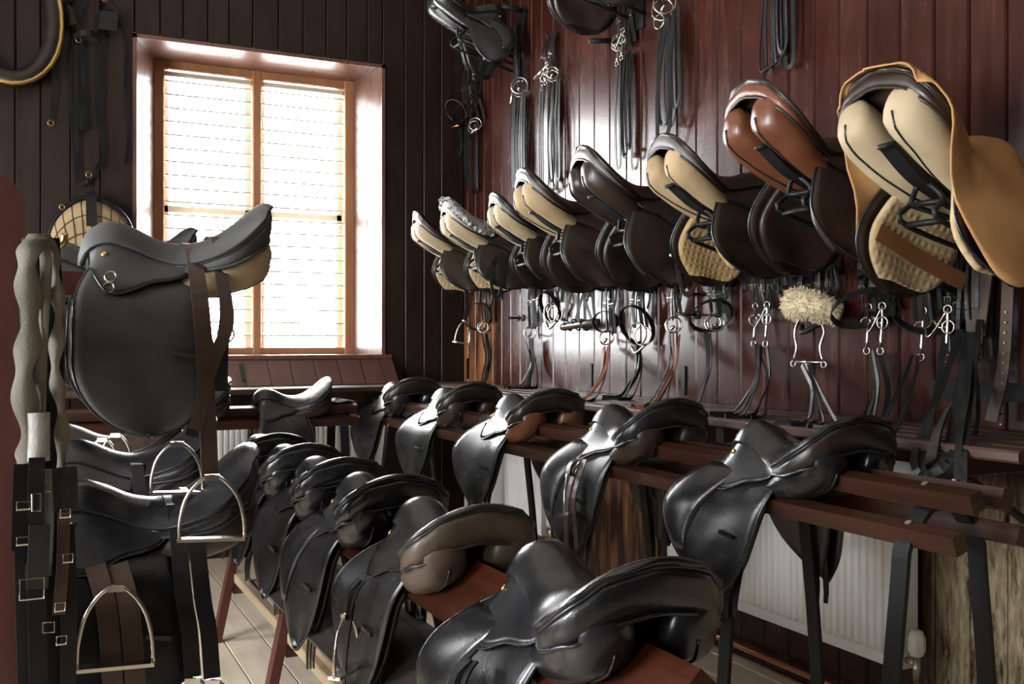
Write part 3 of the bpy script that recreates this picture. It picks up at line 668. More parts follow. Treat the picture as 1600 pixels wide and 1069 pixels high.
# rack under the window
WY, WZ = 5.30, 0.955
rw = tag(empty('saddle_rack', (0.6, WY, 0)), 'wooden rail rack standing across the room below the window', 'rack', 'rail racks')
for (y, z) in ((-0.05, WZ), (0.05, WZ), (-0.085, WZ - 0.065), (0.085, WZ - 0.065)):
    MB().bar((-1.6, y, z - 0.022), (1.02, y, z - 0.022), 0.036, 0.044, (0, 0.3 * (1 if y > 0 else -1), 1)).obj('rail', 'rail_wood_x', rw)
for x in (-1.4, -0.4, 0.75, 0.93):
    for s in (-1, 1):
        V, F = ribbon_vf([(x, 0, WZ - 0.052), (x, s * 0.05, WZ - 0.054), (x, s * 0.10, WZ - 0.10), (x, s * 0.135, WZ - 0.2), (x, s * 0.19, 0.0)], 0.045, 0.012, (0, s, 0.6), 16)
        ob('iron_leg', me_of('iron_leg', V, F, 'iron_black'), rw)

# red saddle horse
HX, HZ = 0.94, 0.785
hs = tag(empty('saddle_horse', (HX, 2.9, 0)), 'long red-brown wooden saddle horse with a pitched top on splayed legs', 'saddle horse')
y0, y1 = 1.26 - 2.9, 4.72 - 2.9
ca, sa = math.cos(math.radians(43)), math.sin(math.radians(43))
for s in (-1, 1):
    p = [(0, HZ), (s * 0.155 * ca, HZ - 0.155 * sa), (s * (0.155 * ca - 0.022 * sa), HZ - 0.155 * sa - 0.022 * ca), (0, HZ - 0.030)]
    V = [(a, y, z) for y in (y0, y1) for (a, z) in p]
    ob('ridge_plank', me_of('ridge_plank', V, [(0, 1, 2, 3), (7, 6, 5, 4), (0, 4, 5, 1), (1, 5, 6, 2), (2, 6, 7, 3), (3, 7, 4, 0)], 'horse_wood'), hs)
for y in (y0 + 0.004, y1 - 0.034):
    t = 0.100
    V = [(a, q, z) for q in (y, y + 0.03) for (a, z) in ((-t, HZ - 0.118), (t, HZ - 0.118), (0, HZ - 0.026))]
    ob('gable_end', me_of('gable_end', V, [(0, 1, 2), (5, 4, 3), (0, 3, 4, 1), (1, 4, 5, 2), (2, 5, 3, 0)], 'horse_wood'), hs)
for y in (1.40, 2.55, 3.45, 4.42):
    for s in (-1, 1):
        MB().bar((s * 0.06, y - 2.9, HZ - 0.11), (s * 0.20, y - 2.9, 0.0), 0.055, 0.034, (s, 0, 0.2)).obj('leg', 'post_red', hs)
    MB().box(-0.13, 0.13, y - 2.9 - 0.018, y - 2.9 + 0.018, 0.20, 0.25, 0.004).obj('cross_bar', 'post_red', hs)
for s in (-1, 1):
    MB().box(s * 0.112 - 0.018, s * 0.112 + 0.018, y0 + 0.1, y1 - 0.25, 0.251, 0.29, 0.004).obj('stretcher', 'raw_wood', hs)
# trough-shaped box with a dark pitched lid, lying on the stretchers
bx = tag(empty('tack_box', (HX, 2.7, 0.291)), 'low wooden box with a dark pitched lid beneath the red saddle horse', 'box')
by0, by1 = 1.7 - 2.7, 3.68 - 2.7
V = [(a, y, z) for y in (by0, by1) for (a, z) in ((-0.105, 0), (0.105, 0), (0.155, 0.135), (-0.155, 0.135))]
ob('box_body', me_of('box_body', V, [(0, 1, 2, 3), (7, 6, 5, 4), (0, 4, 5, 1), (1, 5, 6, 2), (2, 6, 7, 3), (3, 7, 4, 0)], 'raw_wood'), bx)
for s in (-1, 1):
    p = [(0, 0.225), (s * 0.185, 0.125), (s * 0.178, 0.110), (0, 0.205)]
    V = [(a, y, z) for y in (by0 - 0.03, by1 + 0.03) for (a, z) in p]
    ob('lid_board', me_of('lid_board', V, [(0, 1, 2, 3), (7, 6, 5, 4), (0, 4, 5, 1), (1, 5, 6, 2), (2, 6, 7, 3), (3, 7, 4, 0)], 'dark_board'), bx)

# radiators
def radiator(label, L, h, loc, rotz, valve_side):
    r = tag(empty('radiator', loc, (0, 0, rotz)), label, 'radiator', 'white panel radiators')
    # local: face towards -Y, X along the wall
    prof = []; n = int((L - 0.08) / 0.0335); x0 = -n * 0.0335 / 2
    prof.append((-L / 2, 0.0)); prof.append((x0 - 0.006, 0.0))
    for i in range(n):
        a = x0 + i * 0.0335; prof += [(a + 0.004, 0.0), (a + 0.010, -0.009), (a + 0.024, -0.009), (a + 0.030, 0.0)]
    prof.append((L / 2, 0.0))
    rows = [(0.0, 0), (0.035, 0), (0.05, 1), (h - 0.05, 1), (h - 0.035, 0), (h, 0)]
    V = [(px, -0.062 + py * k, z) for (z, k) in rows for (px, py) in prof]; m_ = len(prof); F = []
    for i in range(len(rows) - 1):
        for j in range(m_ - 1): F.append((i * m_ + j, i * m_ + j + 1, (i + 1) * m_ + j + 1, (i + 1) * m_ + j))
    ob('front_panel', me_of('front_panel', V, F, 'white_enamel'), r)
    MB().box(-L / 2, L / 2, -0.060, -0.050, 0, h).obj('back_panel', 'white_enamel', r)
    MB().box(-L / 2 - 0.004, L / 2 + 0.004, -0.068, 0.02, h, h + 0.012, 0.003).obj('top_grille', 'white_enamel', r)
    for s in (-1, 1): MB().box(s * L / 2 - 0.002, s * L / 2 + 0.004, -0.066, 0.02, 0, h).obj('side_panel', 'white_enamel', r)
    for s in (-0.6, 0.6): MB().box(s * L / 2 - 0.02, s * L / 2 + 0.02, 0.0, 0.055, 0.1, 0.5).obj('wall_bracket', 'white_enamel', r)
    vx = valve_side * (L / 2 + 0.045)
    v = MB().tube([(vx - valve_side * 0.045, -0.03, 0.03), (vx, -0.03, 0.03)], 0.011, 10).tube([(vx, -0.03, -0.03), (vx, -0.03, 0.06)], 0.013, 10).obj('valve_body', 'steel', r, True)
    hd = MB().tube([(vx, -0.03, 0.055), (vx, -0.03, 0.065), (vx, -0.03, 0.12), (vx, -0.03, 0.135)], [0.020, 0.024, 0.024, 0.018], 14).obj('valve_head', 'white_plastic', v, True)
    rod('tail_pipe', [(vx, -0.03, -0.03), (vx, -0.03, -loc[2] + 0.05)], 0.0075, 'copper', r)
    for i in range(8):
        th = math.radians(i * 45); MB().box(vx + 0.024 * math.cos(th) - 0.002, vx + 0.024 * math.cos(th) + 0.002, -0.03 + 0.024 * math.sin(th) - 0.002, -0.03 + 0.024 * math.sin(th) + 0.002, 0.07, 0.115).obj('grip_rib', 'white_plastic', hd)
    return r
radiator('large white ribbed panel radiator under the near end of the right bench', 1.28, 0.59, (XR - 0.075, 2.98, 0.235), -math.pi / 2, 1)
radiator('white ribbed panel radiator further along the right wall, behind the rail rack', 1.05, 0.59, (XR - 0.075, 5.33, 0.235), -math.pi / 2, 1)
radiator('white ribbed panel radiator on the wall beneath the window', 1.08, 0.59, (1.50, YB - 0.075, 0.235), 0, 1)
# heating pipes
rod_o = MB().tube([(XR - 0.055, 0.9, 0.055), (XR - 0.055, 5.95, 0.055)], 0.011, 10).obj('heating_pipe', 'copper', None, True); tag(rod_o, 'copper heating pipe running low along the right wall', 'pipe', 'copper heating pipes')
for (z, w_) in ((0.19, 'upper'), (0.255, 'lower')):
    p = MB().tube([(-0.3, YB - 0.07, z), (0.93, YB - 0.07, z)], 0.011, 10).obj('heating_pipe', 'copper', None, True)
    tag(p, 'copper pipe on the back wall, %s of the pair behind the saddle horse leg' % ('lower' if z < 0.2 else 'upper'), 'pipe', 'copper heating pipes')
# socket by the near radiator
so = on_x(1416, 743, XR - 0.02)
e = tag(empty('wall_socket', (XR - 0.018, so.y, so.z)), 'white fused spur socket on the wall just above the near radiator', 'socket')
MB().box(-0.012, 0.0, -0.045, 0.045, -0.045, 0.045).obj('face_plate', 'white_plastic', e)
MB().box(-0.016, -0.0121, -0.016, 0.016, -0.012, 0.012).obj('fuse_carrier', 'white_plastic', e)
MB().cyl((-0.0215, 0.006, 0), (-0.0165, 0.006, 0), 0.006).obj('switch', 'steel', e)

# ================================================================== SADDLES ON THE RED HORSE
g = 'saddles on the red saddle horse'
D2 = dict(leather='leather_black', cantle='leather_black', panel='leather_black', lining='leather_brownblack')
s1 = saddle('jump_long', 'black jumping saddle nearest the camera at the near end of the red saddle horse', g, (HX + 0.01, 1.64, HZ - 0.042), 90, 0, 0, 1.04)
s2 = saddle('jump_plain', 'black saddle with brown wrinkled cantle, second from the near end of the saddle horse', g, (HX, 2.32, HZ - 0.042), 90, 0, -1, 1.0, cantle='leather_olive', panel='leather_olive', leather='leather_worn')
s3 = saddle('jump_long', 'black saddle third from the near end of the red saddle horse', g, (HX, 2.87, HZ - 0.042), 90, 0, 1, 1.0, leather='leather_black')
s4 = saddle('jump_plain', 'black saddle fourth from the near end of the red saddle horse', g, (HX, 3.39, HZ - 0.042), 90, 0, -1, 0.98, leather='leather_black')
s5 = saddle('jump', 'black saddle second from the far end of the red saddle horse', g, (HX, 3.88, HZ - 0.042), 90, 0, 0, 0.97)
s6 = saddle('jump_plain', 'black saddle at the far end of the red saddle horse', g, (HX, 4.36, HZ - 0.042), 90, 0, 1, 0.97)
stirrup(s1, 1, 0.075, -0.050, -0.120, 0.182, 0.222, face=(1, 0.9, 0), w=0.125, h=0.17)
stirrup(s2, 1, 0.085, -0.045, -0.125, 0.180, 0.222, face=(1, 0.9, 0), w=0.118, h=0.14)
strap('stirrup_leather', [(0.095, 0.205, -0.10), (0.10, 0.225, -0.22), (0.11, 0.23, -0.36), (0.105, 0.225, -0.50)], 0.026, 0.004, (0, 1, 0), 'strap_black', s2, 10)

# ================================================================== SADDLES ON THE RIGHT RAIL RACK
g = 'saddles on the right-hand rail rack'
za = RZ - 0.038
a1 = saddle('jump', 'black jumping saddle with padded knee flap at the near end of the right rail rack', g, (RX, 2.12, za), 90, 0, 0, 1.0, leather='leather_black', cantle='leather_brownblack')
a2 = saddle('jump_long', 'black saddle with its stirrup run up, second from the near end of the rail rack', g, (RX, 2.92, za), 90, 0, 0, 1.0, leather='leather_worn', panel='leather_brown')
a3 = saddle('jump', 'worn black saddle with tan panel, third from the near end of the rail rack', g, (RX, 3.74, za), 90, 0, 0, 1.0, leather='leather_worn', panel='leather_chestnut', cantle='leather_brownblack', skip=('knee_pad',))
a4 = saddle('jump', 'worn black saddle with tan panel, second from the far end of the rail rack', g, (RX, 4.51, za), 90, 0, 0, 0.98, leather='leather_worn', panel='leather_brown', cantle='leather_brownblack', skip=('knee_pad',))
a5 = saddle('jump', 'black saddle gleaming at the far end of the right rail rack near the window corner', g, (RX, 5.29, za), 90, 0, 0, 0.98, leather='leather_worn', cantle='leather_brownblack', skip=('knee_pad',))
stirrup(a2, 1, 0.085, -0.045, -0.085, 0.165, 0.212, mat='strap_brown', face=(1, 1.0, 0), w=0.118, h=0.14)
strap('stirrup_leather', [(0.085, 0.178, -0.05), (0.080, 0.222, -0.16), (0.075, 0.232, -0.30), (0.07, 0.228, -0.44), (0.072, 0.22, -0.54)], 0.026, 0.004, (0, 1, 0), 'strap_brown', a2, 12)
strap('stirrup_leather', [(0.05, 0.172, -0.04), (0.04, 0.222, -0.16), (0.02, 0.228, -0.26), (0.015, 0.225, -0.34)], 0.026, 0.004, (0, 1, 0), 'strap_brown', a2, 12)

# ================================================================== SADDLES BELOW THE WINDOW
g = 'saddles on the rack below the window'
w1 = saddle('hunt_short', 'black saddle side-on in front of the radiator below the window', g, (1.26, WY, WZ - 0.03), 180, 0, 0, 0.88, leather='leather_worn', lining='leather_tan', panel='leather_brown')
w2 = saddle('hunt_short', 'black saddle below the window, half hidden behind the stirrup leathers', g, (0.72, WY, WZ - 0.03), 180, 0, 0, 0.92, leather='leather_worn', panel='leather_brown')
pd = tag(MB().add(*grid_vf([[(1.52 + 0.10 * math.cos(a) * r, WY - 0.01 + 0.05 * math.sin(a) * r, WZ + 0.012 + 0.018 * (1 - r) + 0.004 * math.sin(5 * a)) for a in np.linspace(0, 2 * math.pi, 17)] for r in (0.05, 0.5, 0.8, 1.0)], 0.012)).obj('saddle_pad', 'strap_black', None, True), 'small black folded pad lying on the rails beside the window saddle', 'pad')

# ================================================================== LEFT STAND WITH ARMS
LX = -0.03
st_ = tag(empty('saddle_stand', (LX, 3.0, 0)), 'dark red wooden stand at the left edge with round-cornered end board', 'saddle stand')
def round_board(x0, x1, y0, y1, ztop, r=0.07):
    p = [(x0, 0), (x1, 0), (x1, ztop - r)] + [(x1 - r + r * math.cos(a), ztop - r + r * math.sin(a)) for a in np.linspace(0.2, math.pi / 2, 6)] + [(x0, ztop)]
    n = len(p); V = [(a, y, z) for y in (y0, y1) for (a, z) in p]
    return V, [tuple(range(n)), tuple(range(2 * n - 1, n - 1, -1))] + [(i, n + i, n + (i + 1) % n, (i + 1) % n) for i in range(n)]
for y in (2.02, 4.2):
    V, F = round_board(-0.40, 0.03, y - 3.0, y - 3.0 + 0.045, 1.60)
    ob('end_board', me_of('end_board', V, F, 'post_red'), st_)
for z in (0.70, 0.80, 1.27, 1.37): MB().box(-0.10, -0.06, 2.066 - 3.0, 4.199 - 3.0, z - 0.04, z + 0.04, 0.005).obj('cross_rail', 'post_red', st_)
ARMS = [(2.56, 0.87), (3.20, 0.905), (3.82, 0.905), (2.42, 1.48), (3.30, 1.49)]
for (y, z) in ARMS:
    MB().bar((-0.06, y - 3.0, z - 0.06), (0.46, y - 3.0, z - 0.06), 0.06, 0.05).obj('arm', 'post_red', st_)
g = 'saddles on the left stand'
M3 = dict(leather='leather_grey', panel='linen_cream', lining='leather_brown', cantle='leather_grey')
c1 = saddle('hunt', 'old grey-black saddle with large flap held up high against the bright window', g, (0.302, 2.42, 1.437), 180, 0, 0, 0.885, **M3)
c2 = saddle('hunt', 'black saddle directly below the high grey one, with two stirrup leathers over it', g, (0.263, 2.56, 0.822), 180, 0, 0, 1.02, leather='leather_black', panel='leather_brown')
c3 = saddle('hunt_short', 'black saddle in the lower tier, just behind the nearest left one', g, (0.275, 3.20, 0.865), 180, 0, 0, 1.0, leather='leather_black')
c4 = saddle('hunt_short', 'brownish saddle farthest back in the lower left tier', g, (0.265, 3.82, 0.865), 180, 0, 0, 1.0, leather='leather_brown', panel='leather_brown', skip=('flap', 'flap_binding', 'sweat_flap') if False else ())
c5 = saddle('hunt_short', 'dark saddle hidden behind the high grey saddle, only its cantle showing', g, (0.235, 3.30, 1.455), 180, 0, 0, 1.0, leather='leather_worn')
# leathers and irons of the high saddle: one laid over the seat, one hanging behind
sz = KINDS['hunt']['seat_z']
def over_strap(par, x, z_end, mat, w, extra=0.012, side=1, kick=0.0, zn=None, dx=0.0):
    zn = z_end * 0.64 if zn is None else zn
    p = [(x, side * y, sz(x, y) + extra) for y in (-0.06, -0.02, 0.02, 0.06, 0.085)]
    p += [(x, side * 0.150, -0.005), (x - 0.006, side * 0.195, -0.12), (x - 0.01 + dx * 0.5, side * 0.205 + kick * 0.5, zn), (x - 0.012 + dx, side * 0.205 + kick, z_end)]
    return strap('stirrup_leather', p, w, 0.005, (0, side * 0.6, 1) if False else (0, side, 0.35), mat, par, 26)
over_strap(c1, -0.045, -0.49, 'strap_brown', 0.040, dx=-0.01)
iron_parts(c1, (-0.072, 0.207, -0.495), 0.155, 0.155, (0.30, 1, 0))
over_strap(c1, -0.105, -0.38, 'strap_brown', 0.032, extra=0.014, dx=0.085, zn=-0.22)
strap('stirrup_leather', [(-0.135, -0.05, 0.05), (-0.155, -0.08, -0.06), (-0.15, -0.085, -0.15), (-0.115, -0.08, -0.26), (-0.06, -0.06, -0.42)], 0.034, 0.005, (0.1, 1, 0), 'strap_black', c1, 14)
strap('stirrup_leather', [(-0.150, -0.06, -0.12), (-0.142, -0.065, -0.20), (-0.14, -0.06, -0.30)], 0.034, 0.005, (0.1, 1, 0), 'strap_black', c1, 8)
ring('buckle', (-0.152, -0.062, -0.145), 0.022, 0.003, (0.1, 1, 0), 'steel', c1)
iron_parts(c1, (-0.03, -0.10, -0.44), 0.135, 0.135, (0.3, 1, 0))
for i, (x, z) in enumerate(((0.155, 0.022), (0.16, -0.005))): ring('d_ring', (x, 0.135 + 0.006 * i, z - 0.03), 0.013, 0.0022, (0.3, 1, 0.3), 'steel', c1)
# leathers and irons of the saddle below it
for (x, ze, kk) in ((-0.055, -0.285, 0.0), (-0.095, -0.29, 0.012)):
    over_strap(c2, x, ze, 'strap_black', 0.036, dx=-0.01, kick=kk)
iron_parts(c2, (-0.078, 0.207, -0.29), 0.125, 0.14, (0.45, 1, 0)); iron_parts(c2, (-0.118, 0.222, -0.295), 0.125, 0.14, (0.5, 1, 0))
for (x, ze) in ((0.10, -0.50), (0.055, -0.52)):
    strap('stirrup_leather', [(x + 0.02, 0.150, -0.03), (x, 0.195, -0.12), (x - 0.012, 0.215, -0.3), (x - 0.012, 0.22, ze)], 0.042, 0.005, (0, 1, 0.2), 'strap_brown', c2, 14)
iron_parts(c2, (0.085, 0.235, -0.06), 0.150, 0.17, (0.15, 1, 0))
iron_parts(c2, (-0.02, -0.21, -0.14), 0.125, 0.135, (0.45, 1, 0)); iron_parts(c3, (-0.045, 0.20, -0.30), 0.12, 0.13, (0.6, 1, 0))
iron_parts(c4, (0.03, 0.20, 0.10), 0.11, 0.13, (0.5, 1, 0)); iron_parts(c4, (-0.01, 0.215, 0.115), 0.11, 0.13, (0.5, 1, 0)); 
strap('stirrup_leather', [(-0.02, 0.06, sz(-0.02, 0.06) + 0.01), (-0.02, 0.11, 0.05), (-0.025, 0.175, -0.08), (-0.03, 0.195, -0.30)], 0.034, 0.005, (0, 1, 0.4), 'strap_black', c3, 14)

# ================================================================== WALL SADDLES AND BRACKETS
def wall_bracket(label, y, z, out, tilt, mat='iron_black', L=0.44):
    """iron saddle bracket: root on the wall face under the saddle origin"""
    r = tag(empty('saddle_bracket', (XR - 0.018, y, z)), label, 'bracket', 'iron saddle brackets on the right wall')
    # local: -x out of the wall
    ct, st = math.cos(math.radians(tilt)), math.sin(math.radians(tilt))
    def Q(o, yy, h): return (-out - (o * ct) - h * -st * 0 + 0.0, yy, o * st + h)      # o outwards along the saddle axis from its origin
    MB().box(-0.012, 0.0, -0.04, 0.04, -0.30, 0.02, 0.004).obj('wall_plate', mat, r)
    p = [(-0.008, 0, -0.14), (-out * 0.6, 0, -0.105), Q(-0.02, 0, -0.055), Q(0.10, 0, -0.035), Q(0.20, 0, 0.012)]
    strap('arm', p, 0.052, 0.012, (-0.3, 0, 1), mat, r, 16)
    tip = Vector(p[-1]); MB().tube([tip - Vector((-0.002, 0, 0.006)), tip + Vector((-0.002, 0, 0.006))], 0.026, 14).obj('arm_end', mat, r, True)
    for s in (-1, 1):
        rod('strut', [Q(0.06, s * 0.02, -0.045), Q(0.045, s * 0.055, -0.085), Q(0.06, s * 0.06, -0.15), (-0.010, s * 0.05, -0.24)], 0.008, mat, r, 8, 14)
        rod('strut', [Q(0.045, s * 0.056, -0.09), (-0.010, s * 0.05, -0.15)], 0.008, mat, r, 8)
    rod('cross_bar', [Q(0.06, -0.062, -0.15), Q(0.06, 0.062, -0.15)], 0.009, mat, r, 8); rod('cross_bar', [Q(0.045, -0.057, -0.09), Q(0.045, 0.057, -0.09)], 0.009, mat, r, 8)
    return r
g = 'saddles on brackets along the right wall'
def wall_saddle(kind, label, blabel, u, v, tilt=26, scale=1.0, xtip=2.12, dy=0.0, head=-13, **mats):
    scale *= 1.08; tilt -= 17; xtip = 2.115 - max(scale - 1.0, 0) * 0.55
    """u,v: where the top of the cantle shows"""
    tip = on_x(u, v, xtip); t = math.radians(tilt)
    # cantle top in local coordinates is about (-0.245, 0, 0.16)
    lx, lz = -0.245 * scale, 0.160 * scale; hd = math.radians(head)
    wx, wz = lx * math.cos(t) + lz * math.sin(t), -lx * math.sin(t) + lz * math.cos(t)
    o = Vector((xtip - wx * math.cos(hd), tip.y - wx * math.sin(hd) + dy, tip.z - wz))
    s = saddle(kind, label, g, o, head, tilt, 0, scale, **mats)
    wall_bracket(blabel, o.y, o.z, XR - 0.018 - o.x, tilt)
    return s
Q1 = dict(leather='leather_brown', panel='linen_cream', lining='quilt_cream', cantle='leather_dust', edge='leather_brownblack')
ws = {}
ws[1] = wall_saddle('wall', 'brown saddle with cream quilted lining nearest the corner on the right wall', 'iron bracket of the wall saddle nearest the corner', 641, 338, 26, 0.95, dy=-0.08, **Q1)
ws[2] = wall_saddle('wall', 'brown wall saddle with a fleece-covered seat, second from the corner', 'iron bracket under the fleece-covered wall saddle', 694, 322, 24, 0.98, leather='leather_brownblack', panel='linen_cream', lining='quilt_cream', cantle='fleece_grey')
ws[3] = wall_saddle('wall', 'small dark wall saddle, third from the corner, cream underside', 'iron bracket under the small third wall saddle', 770, 308, 26, 0.92, leather='leather_brownblack', panel='linen_cream', lining='leather_brownblack', cantle='leather_dust')
ws[4] = wall_saddle('wall_long', 'dark brown wall saddle with tan linen panels, fourth from the corner', 'iron bracket under the fourth wall saddle from the corner', 814, 272, 26, 1.04, leather='leather_brown', panel='canvas_cream', lining='leather_brown', cantle='leather_dust')
ws[5] = wall_saddle('wall_long', 'all-dark leather wall saddle, fourth from the right end of the row', 'iron bracket under the all-dark wall saddle', 905, 238, 28, 1.06, leather='leather_brownblack', panel='leather_brown', lining='leather_brownblack', cantle='leather_dust')
ws[6] = wall_saddle('wall_long', 'dark wall saddle with ochre quilted underside, third from the right end of the row', 'iron bracket inside the ochre-lined wall saddle', 1032, 220, 28, 0.98, head=-10, leather='leather_brownblack', panel='canvas_cream', lining='quilt_ochre', cantle='leather_dust')
ws[7] = wall_saddle('wall_long', 'wall saddle with glossy chestnut cantle and panels, dark brown flaps', 'iron bracket under the chestnut wall saddle', 1165, 139, 30, 1.06, head=-10, leather='leather_brown', panel='leather_chestnut', lining='leather_brown', cantle='leather_chestnut')
ws[8] = wall_saddle('wall_long', 'cream-lined wall saddle under a tan canvas cover at the right end of the row', 'iron bracket inside the canvas-covered wall saddle', 1368, 122, 33, 1.04, head=-5, leather='leather_brown', panel='linen_cream', lining='quilt_cream', cantle='leather_brown')
# the upper row
t1 = wall_saddle('wall_fwd', 'glossy black saddle high on the right wall near the corner, bridles below it', 'iron bracket of the high black saddle near the corner', 674, -26, 28, 0.94, leather='leather_black', panel='leather_worn', cantle='leather_dust')
t2 = wall_saddle('wall_long', 'brown and black saddle high on the right wall, cut by the top of the picture', 'iron bracket of the high saddle cut by the picture top', 826, -150, 26, 1.0, leather='leather_brownblack', panel='leather_brown', lining='leather_brown')
# fleece seat cover on the second one
def fleece(parent_like, label, kind, x0, x1, grow, mat, name='seat_fleece', seed=3, amp=0.010):
    K = KINDS[kind]; rg = random.Random(seed); G = []
    for x in np.linspace(x1, x0, 44):
        w = K['fw'](x) + grow; row = []
        for v in np.linspace(-1, 1, 41):
            y = v * w; z = K['fc'](x) - K['fd'](x) * abs(v) ** K['fp'](x) + grow * (1 - abs(v) ** 4) + amp * (rg.random() - 0.5)
            row.append((x + amp * (rg.random() - 0.5), y + amp * (rg.random() - 0.5), z))
        G.append(row)
    V, F = grid_vf(G, 0.02); o = ob(name, me_of(name, V, F, mat, True)); o.matrix_world = Matrix.LocRotScale(parent_like.location, parent_like.rotation_quaternion, parent_like.scale)
    return tag(o, label, 'seat cover')
fleece(ws[2], 'grey-beige fleece cover over the cantle of the second wall saddle', 'wall', -0.262, 0.02, 0.016, 'fleece_grey')
# strap of leather lining on the canvas-covered saddle, and the canvas cover itself
K8 = KINDS['wall_long']
strap('flap_strap', [(-0.05, 0.108, -0.150), (0.10, 0.108, -0.175), (0.25, 0.104, -0.19)], 0.045, 0.004, (0, -1, 0), 'leather_tan', ws[8], 8)
G = []
Lx = tab([-0.285, -0.27, -0.24, -0.20, -0.15, -0.10, -0.05, 0.0, 0.06, 0.12, 0.17, 0.21], [0.02, 0.075, 0.15, 0.18, 0.22, 0.35, 0.43, 0.455, 0.46, 0.45, 0.42, 0.35])
for x in np.concatenate([np.linspace(-0.285, -0.2, 12), np.linspace(-0.18, 0.21, 26)]):
    xx = max(x, -0.248); w = max(K8['fw'](xx), 0.03) + 0.012
    sec = [(v * w, K8['fc'](xx) - K8['fd'](xx) * v ** K8['fp'](xx) + 0.014 - (0.02 if x < -0.25 else 0) * (abs(x + 0.25) / 0.035)) for v in (0, 0.3, 0.6, 0.85, 1.0)]
    yb = max(w, 0.10); tail = [(max(w + 0.004, 0.13), 0.0 if x > -0.1 else sec[-1][1] - 0.04), (0.175 + 0.02 * math.sin(9 * x), -0.10), (0.205 + 0.02 * math.sin(14 * x + 1), -0.25), (0.215 + 0.03 * math.sin(17 * x), -0.42), (0.22, -0.55)]
    pl = cr(np.array(sec + tail), 80); sl = np.concatenate([[0], np.cumsum(np.linalg.norm(np.diff(pl, axis=0), axis=1))])
    half = []
    for q in np.linspace(0, 1, 22):
        s = q * Lx(x); y, z = np.interp(s, sl, pl[:, 0]), np.interp(s, sl, pl[:, 1]); half.append((x - 0.20 * min(z, 0) * (1 if x > -0.12 else max(0, (x + 0.25) / 0.13)), y, z))
    far = [h for h in half]
    G.append([(a, -b, c) for (a, b, c) in half[:0:-1]] + [(a * 0.94 - 0.012, b, c * (0.80 if c < 0 else 1)) for (a, b, c) in far])
V, F = grid_vf(G, 0.004, flip=True)
cv = ob('canvas_cover', me_of('canvas_cover', V, F, 'canvas_tan', True)); cv.matrix_world = Matrix.LocRotScale(ws[8].location, ws[8].rotation_quaternion, ws[8].scale)
tag(cv, 'tan canvas cover draped over the cream-lined saddle at the right', 'cover')
# stirrup on the far wall saddle and leathers hanging under others
strap('stirrup_leather', [(0.06, -0.10, -0.05), (0.12, -0.12, -0.30), (0.13, -0.10, -0.42)], 0.024, 0.004, (0, 1, 0), 'strap_black', ws[1], 8)
iron_parts(ws[1], (0.13, -0.10, -0.41), 0.11, 0.13, (-0.6, 1, 0))
strap('stirrup_leather', [(0.03, -0.185, -0.08), (0.0, -0.20, -0.16), (0.03, -0.21, -0.28), (0.06, -0.215, -0.28), (0.06, -0.21, -0.16), (0.05, -0.19, -0.06)], 0.016, 0.004, (0, 1, 0), 'strap_black', ws[2], 18)
strap('stirrup_leather', [(0.10, -0.180, -0.06), (0.11, -0.20, -0.16), (0.15, -0.21, -0.27), (0.18, -0.215, -0.28), (0.19, -0.21, -0.20), (0.13, -0.19, -0.07)], 0.014, 0.004, (0, 1, 0), 'strap_brown', ws[5], 18)
iron_parts(ws[5], (0.125, -0.195, -0.07), 0.075, 0.09, (0.9, 1, 0))

# ================================================================== BRIDLES AND STRAPS ON THE RIGHT WALL
WF = XR - 0.018          # face of the boards
OUT = (0, -1, 0)         # local: X to the right along the wall, -Y out of it, Z up
def wall_root(name, u, v, label, cat, group=None, x=None):
    p = on_x(u, v, WF if x is None else x)
    return tag(empty(name, (WF, p.y, p.z), (0, 0, -math.pi / 2)), label, cat, group), p
def zw(v, u):            # height of a pixel row on the wall at column u
    return on_x(u, v, WF).z
def hook(parent, z=0.0):
    m = MB().tube([(0, -0.001, z - 0.02), (0, -0.05, z - 0.02), (0, -0.055, z + 0.012)], 0.007, 8); return m.obj('hook', 'iron_black', parent, True)
def snaffle(r, c, R=0.034, gap=0.10, mat='steel', drop=0.02, yaw=0.5):
    c = Vector(c); ax = Vector((math.cos(yaw), -math.sin(yaw), 0)); n = Vector((math.sin(yaw) * 0.4 + 0.5, -0.8, 0.1))
    a, b = c - ax * gap / 2, c + ax * gap / 2
    ring('bit_ring', a, R, 0.0040, n, mat, r); ring('bit_ring', b, R, 0.0040, n * 1.0 + Vector((0.5, 0, 0)), mat, r)
    rod('mouthpiece', [a + Vector((0, 0, -R * 0.2)), c + Vector((0, -0.01, -drop)), b + Vector((0, 0, -R * 0.2))], 0.0065, mat, r, 8, 9)
def pelham(r, c, gap=0.11, up=0.055, dn=0.085, yaw=0.35, mat='steel'):
    c = Vector(c); ax = Vector((math.cos(yaw), -math.sin(yaw), 0)); n = Vector((0.2, -1, 0))
    for s in (-1, 1):
        e = c + ax * (s * gap / 2); k = rod('bit_shank', [e + Vector((0, 0, up)), e, e + Vector((0, -0.008, -dn))], 0.0050, mat, r, 8, 8)
        ring('bit_ring', e + Vector((0, 0, up)), 0.013, 0.003, n, mat, r, 12); ring('bit_ring', e + Vector((0, -0.008, -dn - 0.010)), 0.012, 0.003, n, mat, r, 12)
        ring('bit_ring', e + ax * (s * 0.010) + Vector((0, -0.006, 0)), 0.020, 0.003, n, mat, r, 14)
    rod('mouthpiece', [c - ax * gap / 2, c - ax * gap * 0.2, c + Vector((0, -0.008, 0.022)), c + ax * gap * 0.2, c + ax * gap / 2], 0.0062, mat, r, 8, 14)
    rod('curb_chain', [c - ax * gap / 2 + Vector((0, 0, up)), c + Vector((0, -0.03, -0.03)), c + ax * gap / 2 + Vector((0, 0, up))], 0.0040, mat, r, 6, 12)
